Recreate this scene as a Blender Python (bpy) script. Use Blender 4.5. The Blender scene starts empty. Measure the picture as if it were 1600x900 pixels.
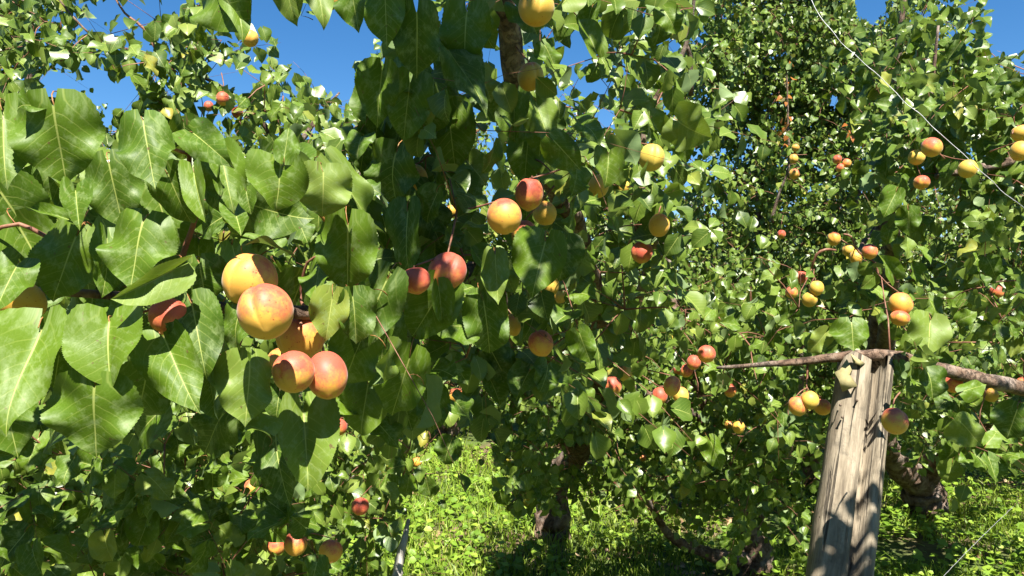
import bpy, bmesh, math, random
import numpy as np
from mathutils import Matrix, Vector
rng = np.random.default_rng(7)
random.seed(7)
SC = bpy.context.scene
COL = SC.collection

# ------------------------------------------------------------ camera, sky, sun, exposure
F = 1155.0                      # focal length in pixels of the 1600 x 900 photograph
PITCH = math.radians(1.0)
CAM = np.array((0.0, 0.0, 1.6))
cam = bpy.data.cameras.new('camera'); cam_o = bpy.data.objects.new('camera', cam); COL.objects.link(cam_o)
cam.sensor_width = 36.0; cam.lens = 36.0 * F / 1600.0; cam.clip_start = 0.05; cam.clip_end = 1000
cam_o.location = CAM; cam_o.rotation_euler = (math.radians(90) + PITCH, 0, 0)
SC.camera = cam_o

SUN_EL, SUN_AZ = math.radians(56), math.radians(13)      # azimuth: turned to the right of straight behind the camera
SUN = np.array((math.sin(SUN_AZ) * math.cos(SUN_EL), -math.cos(SUN_AZ) * math.cos(SUN_EL), math.sin(SUN_EL)))
world = bpy.data.worlds.new('World'); SC.world = world; world.use_nodes = True
wn = world.node_tree.nodes; wl = world.node_tree.links
sky = wn.new('ShaderNodeTexSky'); sky.sky_type = 'NISHITA'; sky.sun_disc = False
sky.sun_elevation = SUN_EL; sky.sun_rotation = math.pi - SUN_AZ
sky.altitude = 1200; sky.air_density = 1.0; sky.dust_density = 0.15; sky.ozone_density = 2.6
hs = wn.new('ShaderNodeHueSaturation'); hs.inputs['Saturation'].default_value = 1.3     # the deep blue of dry mountain air
wn['Background'].inputs['Strength'].default_value = 0.056
wl.new(sky.outputs['Color'], hs.inputs['Color']); wl.new(hs.outputs['Color'], wn['Background'].inputs['Color'])
sun = bpy.data.lights.new('sun', 'SUN'); sun_o = bpy.data.objects.new('sun', sun); COL.objects.link(sun_o)
sun.energy = 5.0; sun.angle = math.radians(0.53); sun.color = (1.0, 0.955, 0.86)
sun_o.rotation_euler = Vector(SUN).to_track_quat('Z', 'Y').to_euler()
SC.view_settings.view_transform = 'Standard'; SC.view_settings.look = 'None'
SC.view_settings.exposure = 1.62; SC.view_settings.gamma = 1.0
SC.cycles.max_bounces = 5; SC.cycles.diffuse_bounces = 2; SC.cycles.transmission_bounces = 3
SC.cycles.glossy_bounces = 2

# ------------------------------------------------------------ camera geometry
CP, SP = math.cos(PITCH), math.sin(PITCH)
def at(px, py, d):
    """point seen at photo pixel (px, py) at forward depth d"""
    x = (px - 800) / F * d; z = (450 - py) / F * d
    return CAM + np.array((x, d * CP - z * SP, d * SP + z * CP))
def at_v(px, py, d):
    x = (px - 800) / F * d; z = (450 - py) / F * d
    return CAM + np.stack((x, d * CP - z * SP, d * SP + z * CP), -1)
def proj(P):
    Q = P - CAM
    d = Q[..., 1] * CP + Q[..., 2] * SP
    z = -Q[..., 1] * SP + Q[..., 2] * CP
    dd = np.where(np.abs(d) < 1e-6, 1e-6, d)
    return 800 + F * Q[..., 0] / dd, 450 - F * z / dd, d
def ground_at(px, y):
    return np.array(((px - 800) / F * y, y, 0.0))
def unit(v):
    return v / np.maximum(np.linalg.norm(v, axis=-1, keepdims=True), 1e-9)

# ------------------------------------------------------------ sky gaps and windows between the crowns
GAPS = [[(383, -60), (440, -60), (445, 0), (468, 48), (520, 20), (545, 60), (556, 105), (552, 165), (515, 150), (478, 118), (440, 60), (425, 35), (400, 55), (383, 20)],
        [(62, 118), (98, 112), (130, 128), (118, 150), (60, 152)], [(174, 128), (205, 122), (214, 150), (206, 180), (180, 172)],
        [(322, 95), (350, 100), (395, 128), (392, 150), (350, 130), (325, 125)], [(110, 4), (200, 0), (290, 4), (272, 22), (215, 30), (150, 18)], [(120, 30), (165, 28), (160, 52), (128, 50)],
        [(1335, -60), (1388, -60), (1384, 12), (1366, 38), (1338, 26)], [(1528, -60), (1700, -60), (1700, 60), (1590, 78), (1552, 92), (1542, 50), (1548, 20)],
        [(902, 35), (922, 60), (926, 88), (890, 84)], [(900, 120), (950, 128), (958, 148), (908, 148)], [(934, 172), (950, 172), (962, 198), (936, 204)],
        [(661, 92), (680, 92), (688, 114), (664, 112)], [(480, 300), (486, 290), (494, 300), (488, 310)], [(1298, 150), (1310, 150), (1310, 168), (1300, 168)], [(1592, 105), (1600, 100), (1600, 125)]]
def inside(px, py, poly):
    r = np.zeros(px.shape, bool); n = len(poly)
    for a in range(n):
        x0, y0 = poly[a]; x1, y1 = poly[(a + 1) % n]
        c = ((y0 > py) != (y1 > py)) & (px < (x1 - x0) * (py - y0) / ((y1 - y0) or 1e-9) + x0)
        r ^= c
    return r

# ------------------------------------------------------------ materials
def mat(name):
    m = bpy.data.materials.new(name); m.use_nodes = True
    nt = m.node_tree; nt.nodes.clear()
    return m, nt
class N:
    """tiny node helper"""
    def __init__(s, nt): s.nt = nt
    def __call__(s, kind, **kw):
        n = s.nt.nodes.new('ShaderNode' + kind)
        for k, v in kw.items():
            if k == 'inp':
                for a, b in v.items():
                    if hasattr(b, 'is_output') or isinstance(b, bpy.types.NodeSocket): s.nt.links.new(b, n.inputs[a])
                    else: n.inputs[a].default_value = b
            else: setattr(n, k, v)
        return n
    def m(s, op, a, b=None, c=None, clamp=False):
        n = s.nt.nodes.new('ShaderNodeMath'); n.operation = op; n.use_clamp = clamp
        for i, v in enumerate((a, b, c)):
            if v is None: continue
            if isinstance(v, bpy.types.NodeSocket): s.nt.links.new(v, n.inputs[i])
            else: n.inputs[i].default_value = v
        return n.outputs[0]
    def mix(s, fac, a, b, blend='MIX'):
        n = s.nt.nodes.new('ShaderNodeMix'); n.data_type = 'RGBA'; n.blend_type = blend
        for i, v in ((0, fac), (6, a), (7, b)):
            if isinstance(v, bpy.types.NodeSocket): s.nt.links.new(v, n.inputs[i])
            else: n.inputs[i].default_value = v if i == 0 else (*v, 1.0)
        return n.outputs[2]
    def ramp(s, fac, stops):
        n = s.nt.nodes.new('ShaderNodeValToRGB'); s.nt.links.new(fac, n.inputs[0])
        e = n.color_ramp.elements
        while len(e) < len(stops): e.new(0.5)
        for el, (p, c) in zip(e, stops): el.position = p; el.color = (*c, 1.0) if len(c) == 3 else c
        return n.outputs[0]
    def maprange(s, v, a, b, c, d):
        n = s.nt.nodes.new('ShaderNodeMapRange'); s.nt.links.new(v, n.inputs[0])
        for i, x in enumerate((a, b, c, d)): n.inputs[i + 1].default_value = x
        return n.outputs[0]

def leaf_material(name, hero):
    m, nt = mat(name); n = N(nt)
    info = n('ObjectInfo'); at1 = n('Attribute', attribute_name='rnd'); red = n('Attribute', attribute_name='red')
    r = n.m('FRACT', n.m('ADD', info.outputs['Random'], at1.outputs['Fac']))
    r2 = n.m('FRACT', n.m('MULTIPLY', r, 17.37))
    uv = n('UVMap'); sep = n('SeparateXYZ', inp={0: uv.outputs[0]})
    x = n.m('ABSOLUTE', n.m('SUBTRACT', sep.outputs[0], 0.5)); y = sep.outputs[1]
    base = n.ramp(r, ([(0.0, (0.030, 0.066, 0.005)), (0.35, (0.053, 0.106, 0.006)), (0.75, (0.088, 0.152, 0.008))] if hero else
                      [(0.0, (0.034, 0.068, 0.008)), (0.35, (0.068, 0.122, 0.012)), (0.75, (0.124, 0.190, 0.022))]) + [
                      (0.955, (0.175, 0.235, 0.045)), (0.985, (0.24, 0.26, 0.04)), (1.0, (0.34, 0.27, 0.04))])
    # broad tint variation across each blade
    vec = n('CombineXYZ', inp={0: sep.outputs[0], 1: y, 2: n.m('MULTIPLY', r, 40.0)}).outputs[0]
    nz = n('TexNoise', inp={'Vector': vec, 'Scale': 3.2 if hero else 2.0, 'Detail': 5.0 if hero else 1.0, 'Roughness': 0.62})
    base = n.mix(n.maprange(nz.outputs['Fac'], 0.35, 0.7, 0.0, 0.45), base, (0.105, 0.178, 0.013) if hero else (0.14, 0.20, 0.035))
    # midrib and side veins, measured on the blade itself
    mid = n.maprange(n.m('DIVIDE', x, n.m('MULTIPLY_ADD', y, -0.011, 0.0165)), 0.55, 1.1, 1.0, 0.0)
    q = n.m('SUBTRACT', y, n.m('MULTIPLY', x, n.m('MULTIPLY_ADD', x, 0.55, 0.62)))
    wob = n.m('MULTIPLY', n.m('SUBTRACT', nz.outputs['Fac'], 0.5), 0.075)
    fr = n.m('ABSOLUTE', n.m('SUBTRACT', n.m('FRACT', n.m('DIVIDE', n.m('ADD', q, wob), 0.135)), 0.5))
    side = n.m('MULTIPLY', n.maprange(fr, 0.015, 0.085, 1.0, 0.0), n.maprange(x, 0.0, 0.46, 1.0, 0.15))
    vein = n.m('MAXIMUM', mid, n.m('MULTIPLY', side, n.m('MULTIPLY_ADD', r2, 0.3, 0.22)), clamp=True)
    col = n.mix(n.m('MULTIPLY', vein, 0.8), base, (0.40, 0.44, 0.12))
    if hero:
        fine = n('TexVoronoi', feature='DISTANCE_TO_EDGE', inp={'Vector': vec, 'Scale': 26.0})
        col = n.mix(n.maprange(fine.outputs['Distance'], 0.0, 0.09, 0.16, 0.0), col, (0.18, 0.26, 0.05))
        # small brown specks and dry scars
        sp = n('TexNoise', inp={'Vector': vec, 'Scale': 11.0, 'Detail': 2.0})
        col = n.mix(n.maprange(sp.outputs['Fac'], 0.70, 0.735, 0.0, 0.8), col, (0.10, 0.06, 0.025))
        # dust and streaky pale sheen, both mixed into the blade colour
        du = n('TexNoise', inp={'Vector': vec, 'Scale': 6.0, 'Detail': 6.0, 'Roughness': 0.7})
        col = n.mix(n.maprange(du.outputs['Fac'], 0.50, 0.66, 0.0, 0.55), col, (0.25, 0.32, 0.13))
    col = n.mix(red.outputs['Fac'], col, (0.42, 0.11, 0.03))
    geo = n('NewGeometry')
    back = n.mix(0.6, col, (0.19, 0.27, 0.13))
    col = n.mix(geo.outputs['Backfacing'], col, back)
    rough = n.m('ADD', n.m('MULTIPLY', nz.outputs['Fac'], 0.26 if hero else 0.16), n.m('MULTIPLY', geo.outputs['Backfacing'], 0.25))
    bump_h = n.m('ADD', n.m('MULTIPLY', vein, -0.5), n.m('MULTIPLY', nz.outputs['Fac'], 0.5))
    if hero: bump_h = n.m('ADD', bump_h, n.m('MULTIPLY', fine.outputs['Distance'], 0.25))
    bump = n('Bump', inp={'Height': bump_h, 'Strength': 0.3, 'Distance': 0.0012})
    p = n('BsdfPrincipled', inp={'Base Color': col, 'Roughness': n.m('ADD', rough, 0.36 if hero else 0.28), 'Specular IOR Level': 0.25 if hero else 0.42,
                                 'Normal': bump.outputs[0]})
    tcol = n.mix(0.5, col, (0.26, 0.38, 0.015), 'MIX')
    t = n('BsdfTranslucent', inp={'Color': tcol, 'Normal': bump.outputs[0]})
    mx = n('MixShader', inp={0: 0.22, 1: p.outputs[0], 2: t.outputs[0]})
    o = n('OutputMaterial'); nt.links.new(mx.outputs[0], o.inputs[0])
    return m

def simple_mat(name, stops, scale, rough=0.8, bump=0.3, dist=0.004, stretch=(1, 1, 1), detail=6.0, coord='Object', extra=None):
    m, nt = mat(name); n = N(nt)
    tc = n('TexCoord'); mp = n('Mapping', inp={0: tc.outputs[coord], 3: stretch})
    nz = n('TexNoise', inp={'Vector': mp.outputs[0], 'Scale': scale, 'Detail': detail, 'Roughness': 0.65})
    col = n.ramp(nz.outputs['Fac'], stops)
    h = nz.outputs['Fac']
    if extra: col, h = extra(n, mp.outputs[0], tc, col, h)
    b = n('Bump', inp={'Height': h, 'Strength': bump, 'Distance': dist})
    p = n('BsdfPrincipled', inp={'Base Color': col, 'Roughness': rough, 'Specular IOR Level': 0.3, 'Normal': b.outputs[0]})
    o = n('OutputMaterial'); nt.links.new(p.outputs[0], o.inputs[0])
    return m

def bark_extra(n, v, tc, col, h):
    w = n('TexNoise', inp={'Vector': v, 'Scale': 42.0, 'Detail': 6.0, 'Roughness': 0.75, 'Distortion': 1.2})
    crack = n.maprange(w.outputs['Fac'], 0.36, 0.50, 1.0, 0.0)
    col = n.mix(n.m('MULTIPLY', crack, 0.7), col, (0.035, 0.022, 0.016))
    big = n('TexNoise', inp={'Vector': v, 'Scale': 11.0, 'Detail': 4.0})
    col = n.mix(n.maprange(big.outputs['Fac'], 0.50, 0.66, 0.0, 0.65), col, (0.30, 0.25, 0.215))
    return col, n.m('SUBTRACT', h, n.m('MULTIPLY', crack, 0.8))
BARK = simple_mat('bark', [(0.3, (0.06, 0.035, 0.022)), (0.5, (0.15, 0.095, 0.065)), (0.7, (0.27, 0.20, 0.15))], 30, 0.9, 0.9, 0.006,
                  (1, 1, 0.8), extra=bark_extra)
TWIG = simple_mat('twig_bark', [(0.3, (0.13, 0.045, 0.03)), (0.55, (0.22, 0.10, 0.06)), (0.75, (0.30, 0.21, 0.13))], 60, 0.6, 0.3, 0.001)
PETIOLE = simple_mat('petiole', [(0.3, (0.24, 0.06, 0.035)), (0.55, (0.30, 0.16, 0.05)), (0.8, (0.27, 0.30, 0.08))], 22, 0.45, 0.1, 0.001)
LEAF = leaf_material('leaf_near', True)
LEAF_FAR = leaf_material('leaf_far', False)

def fruit_material():
    m, nt = mat('apricot_skin'); n = N(nt)
    info = n('ObjectInfo'); tc = n('TexCoord'); sep = n('SeparateColor', inp={0: info.outputs['Color']})
    off = n('VectorMath', operation='ADD', inp={0: tc.outputs['Object'], 1: n('CombineXYZ', inp={0: n.m('MULTIPLY', info.outputs['Random'], 3.0)}).outputs[0]})
    nrm = n('VectorMath', operation='NORMALIZE', inp={0: tc.outputs['Object']})
    dot = n('VectorMath', operation='DOT_PRODUCT', inp={0: nrm.outputs[0], 1: (0.12, -0.42, 0.9)})
    n1 = n('TexNoise', inp={'Vector': off.outputs[0], 'Scale': 55.0, 'Detail': 3.0})
    n2 = n('TexNoise', inp={'Vector': off.outputs[0], 'Scale': 260.0, 'Detail': 5.0, 'Roughness': 0.75})
    t = n.m('ADD', n.m('MULTIPLY', dot.outputs['Value'], 0.42), n.m('MULTIPLY', n.m('SUBTRACT', n1.outputs['Fac'], 0.5), 1.2))
    t = n.m('ADD', t, n.m('MULTIPLY', n.m('SUBTRACT', n2.outputs['Fac'], 0.5), 0.75))
    t = n.m('ADD', t, n.m('MULTIPLY_ADD', sep.outputs[0], 1.10, -0.72))
    blush = n.maprange(t, -0.12, 0.42, 0.0, 1.0)
    yel = n.mix(sep.outputs[1], (0.66, 0.36, 0.065), (0.50, 0.41, 0.07))        # orange yellow to green yellow
    n3 = n('TexNoise', inp={'Vector': off.outputs[0], 'Scale': 24.0, 'Detail': 2.0})
    yel = n.mix(n.maprange(n3.outputs['Fac'], 0.4, 0.65, 0.0, 0.5), yel, (0.60, 0.27, 0.03))
    mid = n.mix(n.maprange(blush, 0.0, 0.55, 0.0, 1.0), yel, (0.60, 0.17, 0.065))
    col = n.mix(n.maprange(blush, 0.55, 1.1, 0.0, 0.75), mid, (0.36, 0.040, 0.045))
    fk = n('TexVoronoi', inp={'Vector': off.outputs[0], 'Scale': 260.0})
    dots = n.m('MULTIPLY', n.maprange(fk.outputs['Distance'], 0.12, 0.24, 1.0, 0.0), n.maprange(n1.outputs['Fac'], 0.44, 0.58, 0.0, 0.8))
    col = n.mix(dots, col, (0.36, 0.05, 0.015))
    b = n('Bump', inp={'Height': n2.outputs['Fac'], 'Strength': 0.12, 'Distance': 0.0006})
    p = n('BsdfPrincipled', inp={'Base Color': col, 'Roughness': 0.52, 'Specular IOR Level': 0.35, 'Normal': b.outputs[0],
                                 'Sheen Weight': 0.14, 'Sheen Roughness': 0.35, 'Subsurface Weight': 0.12, 'Subsurface Scale': 0.004,
                                 'Subsurface Radius': (1.0, 0.45, 0.15)})
    o = n('OutputMaterial'); nt.links.new(p.outputs[0], o.inputs[0])
    return m
FRUIT = fruit_material()

def ground_extra(n, v, tc, col, h):
    p = n('TexNoise', inp={'Vector': tc.outputs['Object'], 'Scale': 1.1, 'Detail': 4.0})
    col = n.mix(n.maprange(p.outputs['Fac'], 0.36, 0.5, 0.0, 0.9), col, (0.07, 0.11, 0.02))
    return col, h
GROUND = simple_mat('orchard_soil', [(0.3, (0.06, 0.04, 0.022)), (0.55, (0.14, 0.095, 0.055)), (0.75, (0.22, 0.16, 0.10))], 14, 0.95, 0.8, 0.02, extra=ground_extra)

def veg_mat(name, stops, trans):
    m, nt = mat(name); n = N(nt)
    a = n('Attribute', attribute_name='rnd')
    col = n.ramp(a.outputs['Fac'], stops)
    p = n('BsdfPrincipled', inp={'Base Color': col, 'Roughness': 0.5, 'Specular IOR Level': 0.4})
    t = n('BsdfTranslucent', inp={'Color': n.mix(0.5, col, (0.25, 0.35, 0.03))})
    mx = n('MixShader', inp={0: trans, 1: p.outputs[0], 2: t.outputs[0]})
    o = n('OutputMaterial'); nt.links.new(mx.outputs[0], o.inputs[0])
    return m
GRASS = veg_mat('grass_blade', [(0.0, (0.12, 0.21, 0.018)), (0.5, (0.22, 0.33, 0.030)), (0.80, (0.31, 0.39, 0.055)), (1.0, (0.36, 0.30, 0.13))], 0.35)
WEED = veg_mat('weed_leaf', [(0.0, (0.10, 0.19, 0.016)), (0.6, (0.19, 0.31, 0.027)), (1.0, (0.30, 0.40, 0.05))], 0.3)
LITTER = veg_mat('dry_leaf', [(0.0, (0.16, 0.09, 0.045)), (0.6, (0.28, 0.18, 0.09)), (1.0, (0.40, 0.29, 0.17))], 0.1)

def wood_extra(n, v, tc, col, h):
    w = n('TexNoise', inp={'Vector': v, 'Scale': 3.0, 'Detail': 3.0})
    col = n.mix(n.maprange(w.outputs['Fac'], 0.42, 0.60, 0.0, 0.6), col, (0.13, 0.10, 0.065))
    fine = n('Mapping', inp={0: tc.outputs['Object'], 3: (1.0, 1.0, 0.03)})
    cr = n('TexNoise', inp={'Vector': fine.outputs[0], 'Scale': 75.0, 'Detail': 4.0, 'Roughness': 0.6, 'Distortion': 0.6})
    c = n.maprange(cr.outputs['Fac'], 0.36, 0.42, 1.0, 0.0)
    col = n.mix(n.m('MULTIPLY', c, 0.85), col, (0.03, 0.022, 0.015))
    kn = n('TexNoise', inp={'Vector': tc.outputs['Object'], 'Scale': 13.0, 'Detail': 6.0, 'Roughness': 0.75})
    col = n.mix(n.maprange(kn.outputs['Fac'], 0.52, 0.64, 0.0, 0.65), col, (0.09, 0.075, 0.055))
    vo = n('TexVoronoi', inp={'Vector': tc.outputs['Object'], 'Scale': 14.0})
    hole = n.maprange(vo.outputs['Distance'], 0.05, 0.08, 1.0, 0.0)
    col = n.mix(hole, col, (0.02, 0.015, 0.01))
    return col, n.m('SUBTRACT', h, n.m('ADD', n.m('MULTIPLY', c, 1.6), hole))
WOOD = simple_mat('weathered_wood', [(0.34, (0.105, 0.083, 0.058)), (0.48, (0.205, 0.168, 0.118)), (0.66, (0.31, 0.262, 0.192))], 60, 0.9, 1.0, 0.004,
                  (1, 1, 0.12), extra=wood_extra)
GREYWOOD = simple_mat('grey_wood', [(0.3, (0.25, 0.23, 0.20)), (0.7, (0.45, 0.42, 0.38))], 30, 0.85, 0.4, 0.002, (1, 1, 0.1))
PALE = simple_mat('pale_torn_wood', [(0.3, (0.24, 0.20, 0.09)), (0.7, (0.40, 0.35, 0.17))], 40, 0.8, 0.4, 0.001)
def metal(name, c, rough):
    m, nt = mat(name); n = N(nt)
    tc = n('TexCoord'); nz = n('TexNoise', inp={'Vector': tc.outputs['Object'], 'Scale': 120.0})
    col = n.mix(n.maprange(nz.outputs['Fac'], 0.45, 0.7, 0.0, 0.5), c, (0.32, 0.24, 0.18))
    p = n('BsdfPrincipled', inp={'Base Color': col, 'Metallic': 0.6, 'Roughness': rough})
    o = n('OutputMaterial'); nt.links.new(p.outputs[0], o.inputs[0]); return m
WIRE = metal('galvanised_wire', (0.42, 0.43, 0.45), 0.55)
NAIL = metal('nail_iron', (0.10, 0.07, 0.05), 0.7)

# ------------------------------------------------------------ mesh helpers
def mesh_from(name, V, Fc, mats, UV=None, attrs=None, mi=None, smooth=True):
    """V (n,3); Fc (m,3) triangles; UV (n,2) per vertex"""
    V = np.asarray(V, np.float32); Fc = np.asarray(Fc, np.int32)
    me = bpy.data.meshes.new(name)
    me.vertices.add(len(V)); me.vertices.foreach_set('co', V.ravel())
    me.loops.add(Fc.size); me.loops.foreach_set('vertex_index', Fc.ravel())
    me.polygons.add(len(Fc)); me.polygons.foreach_set('loop_start', np.arange(0, Fc.size, 3, dtype=np.int32))
    if mi is not None: me.polygons.foreach_set('material_index', np.asarray(mi, np.int32))
    if smooth: me.polygons.foreach_set('use_smooth', np.ones(len(Fc), bool))
    if UV is not None:
        l = me.uv_layers.new(name='UVMap'); l.data.foreach_set('uv', np.asarray(UV, np.float32)[Fc.ravel()].ravel())
    for k, a in (attrs or {}).items():
        t = me.attributes.new(k, 'FLOAT', 'POINT'); t.data.foreach_set('value', np.asarray(a, np.float32))
    for m in mats: me.materials.append(m)
    me.update(); me.validate()
    return me
def link(name, me, parent=None, loc=None):
    o = bpy.data.objects.new(name, me); COL.objects.link(o)
    if parent is not None: o.parent = parent
    if loc is not None: o.location = loc
    return o
def tag(o, label=None, cat=None, group=None, kind=None):
    for k, v in (('label', label), ('category', cat), ('group', group), ('kind', kind)):
        if v: o[k] = v
    return o
def spline(P, R, step=0.03):
    P = np.asarray(P, float); R = np.asarray(R, float)
    if len(P) == 2: Q = P; 
    out, rr = [], []
    Pe = np.vstack((2 * P[0] - P[1], P, 2 * P[-1] - P[-2]))
    for i in range(len(P) - 1):
        a, b, c, d = Pe[i:i + 4]
        n = int(np.clip(np.linalg.norm(c - b) / step, 2, 24))
        for k in range(n):
            t = k / n
            out.append(0.5 * ((2 * b) + (c - a) * t + (2 * a - 5 * b + 4 * c - d) * t * t + (-a + 3 * b - 3 * c + d) * t ** 3))
            rr.append(R[i] * (1 - t) + R[i + 1] * t)
    out.append(P[-1]); rr.append(R[-1])
    return np.array(out), np.array(rr)
def tube(P, R, sides=6, rough=0.0, V0=0):
    P = np.asarray(P, float); n = len(P)
    T = unit(np.gradient(P, axis=0))
    up = np.array((0.13, 0.31, 0.94)); 
    if abs(T[0] @ up) > 0.9: up = np.array((0.9, 0.3, 0.1))
    A = unit(np.cross(T, up)); B = np.cross(T, A)
    th = np.linspace(0, 2 * np.pi, sides, endpoint=False)
    rad = np.asarray(R)[:, None] * (1 + rough * rng.normal(size=(n, sides)))
    V = P[:, None] + rad[..., None] * (np.cos(th)[None, :, None] * A[:, None] + np.sin(th)[None, :, None] * B[:, None])
    V = V.reshape(-1, 3)
    i = np.arange(n - 1)[:, None] * sides; j = np.arange(sides)[None]; k = (j + 1) % sides
    a, b, c, d = (i + j), (i + k), (i + sides + k), (i + sides + j)
    Fc = np.concatenate((np.stack((a, b, c), -1).reshape(-1, 3), np.stack((a, c, d), -1).reshape(-1, 3)))
    V = np.vstack((V, P[0], P[-1])); e0, e1 = n * sides, n * sides + 1
    jj = np.arange(sides); kk = (jj + 1) % sides
    Fc = np.concatenate((Fc, np.stack((kk, jj, np.full(sides, e0)), -1), np.stack((jj + (n - 1) * sides, kk + (n - 1) * sides, np.full(sides, e1)), -1)))
    return V, Fc + V0
def join(parts):
    Vs, Fs, o = [], [], 0
    for V, Fc in parts:
        Vs.append(V); Fs.append(Fc + o); o += len(V)
    return np.vstack(Vs), np.vstack(Fs)

# ------------------------------------------------------------ ground
def ground_height(x, y):
    return 0.05 * np.sin(x * 0.9 + 1.0) * np.cos(y * 0.7) + 0.03 * np.sin(x * 2.3 + y * 1.7)
gx = np.concatenate((np.linspace(-300, -14, 12), np.linspace(-12, 12, 70), np.linspace(14, 300, 12)))
gy = np.concatenate((np.linspace(-60, -4, 6), np.linspace(-3, 22, 74), np.linspace(26, 500, 14)))
GX, GY = np.meshgrid(gx, gy); near = np.exp(-np.maximum(np.abs(GX) - 10, 0) / 6) * np.exp(-np.maximum(np.abs(GY - 8) - 12, 0) / 8)
GZ = ground_height(GX, GY) * near - 0.03
V = np.stack((GX, GY, GZ), -1).reshape(-1, 3); nx = len(gx)
i = np.arange(len(gy) - 1)[:, None] * nx; j = np.arange(nx - 1)[None]
a = (i + j); Fc = np.concatenate((np.stack((a, a + 1, a + nx + 1), -1).reshape(-1, 3), np.stack((a, a + nx + 1, a + nx), -1).reshape(-1, 3)))
tag(link('ground', mesh_from('ground', V, Fc, [GROUND])), kind='structure')

def patch(x, y, s=0.9, o=0.0):
    return np.sin(x * s * 1.9 + 1.3 + o) * np.cos(y * s * 1.3 + 0.4 + o) + 0.6 * np.sin(x * s * 4.1 + y * s * 3.3 + o)
def grass():
    n = 120000
    y = 2.6 + 15 * rng.random(n) ** 1.35; x = (rng.random(n) * 2 - 1) * (0.78 * y + 0.8)
    keep = (patch(x, y) > -0.85 + 0.5 * rng.random(n)) & ~((x > 1.5) & (patch(x, y, 1.3, 2) > 0.55 + 0.6 * rng.random(n)))
    x, y = x[keep], y[keep]; n = len(x)
    z = ground_height(x, y) - 0.04
    h = (0.06 + 0.085 * rng.random(n)) * (1 + 0.5 * np.clip(patch(x, y, 0.6, 1), 0, 1)); w = 0.0022 + 0.0022 * rng.random(n) + 0.0004 * y
    th = rng.random(n) * 2 * np.pi; ld = np.stack((np.cos(th), np.sin(th)), -1); lean = 0.15 + 0.75 * rng.random(n)
    ph = rng.random(n) * 2 * np.pi; wd = np.stack((np.cos(ph), np.sin(ph), 0 * ph), -1)
    B = np.stack((x, y, z), -1)
    def pt(t): return B + np.stack((ld[:, 0] * lean * h * t * t, ld[:, 1] * lean * h * t * t, h * (t - 0.25 * lean * t * t)), -1)
    m, e = pt(0.55), pt(1.0)
    V = np.stack((B - wd * w[:, None], B + wd * w[:, None], m - wd * w[:, None] * .8, m + wd * w[:, None] * .8, e), 1).reshape(-1, 3)
    k = np.arange(n)[:, None] * 5
    Fc = np.stack([k + np.array(t) for t in ((0, 1, 3), (0, 3, 2), (2, 3, 4))], 1).reshape(-1, 3)
    r = np.clip(np.repeat(rng.random(n) * 0.9 + 0.05 * patch(x, y, 0.8, 3), 5), 0, 1)
    tag(link('grass', mesh_from('grass', V, Fc, [GRASS], attrs={'rnd': r})), 'bright green grass growing over the orchard floor', 'grass', kind='stuff')
grass()
def leaflets(name, label, cat, m, n, y0, yr, size, hgt, flt):
    cy = y0 + yr * rng.random(n // 9) ** 1.3; cx = (rng.random(n // 9) * 2 - 1) * (0.78 * cy + 0.6)
    ok = flt(cx, cy); cx, cy = cx[ok], cy[ok]
    x = np.repeat(cx, 9); y = np.repeat(cy, 9); n = len(x)
    x = x + rng.normal(size=n) * 0.055; y = y + rng.normal(size=n) * 0.055
    z = ground_height(x, y) - 0.03 + hgt * (0.25 + rng.random(n))
    s = size * (0.55 + 0.8 * rng.random(n)); th = rng.random(n) * 2 * np.pi
    Y = unit(np.stack((np.cos(th), np.sin(th), 0.5 * rng.random(n) - 0.1), -1)); Nn = unit(np.stack((0.45 * rng.normal(size=n), 0.45 * rng.normal(size=n) - 0.2, np.ones(n)), -1))
    X = unit(np.cross(Y, Nn)); Nn = np.cross(X, Y); B = np.stack((x, y, z), -1); s = s[:, None]
    pts = [B, B + s * (.42 * X + .3 * Y + .1 * Nn), B + s * .55 * Y, B + s * (-.42 * X + .3 * Y + .1 * Nn), B + s * (.33 * X + .68 * Y + .05 * Nn), B + s * (-.33 * X + .68 * Y + .05 * Nn), B + s * (Y - .12 * Nn)]
    V = np.stack(pts, 1).reshape(-1, 3); k = np.arange(n)[:, None] * 7
    Fc = np.stack([k + np.array(t) for t in ((0, 1, 2), (0, 2, 3), (1, 4, 2), (2, 5, 3), (2, 4, 6), (2, 6, 5))], 1).reshape(-1, 3)
    tag(link(name, mesh_from(name, V, Fc, [m], attrs={'rnd': np.repeat(rng.random(n), 7)})), label, cat, kind='stuff')
leaflets('weeds', 'low broad leaved weeds spread over the orchard floor', 'weeds', WEED, 38000, 2.6, 10, 0.050, 0.085, lambda x, y: patch(x, y, 0.7, 5) > -0.8)
leaflets('leaf_litter', 'dry brown leaves lying on the bare soil', 'leaf litter', LITTER, 6000, 3, 9, 0.045, 0.012, lambda x, y: (patch(x, y, 1.3, 2) > 0.1) | (rng.random(len(x)) < 0.15))

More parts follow.
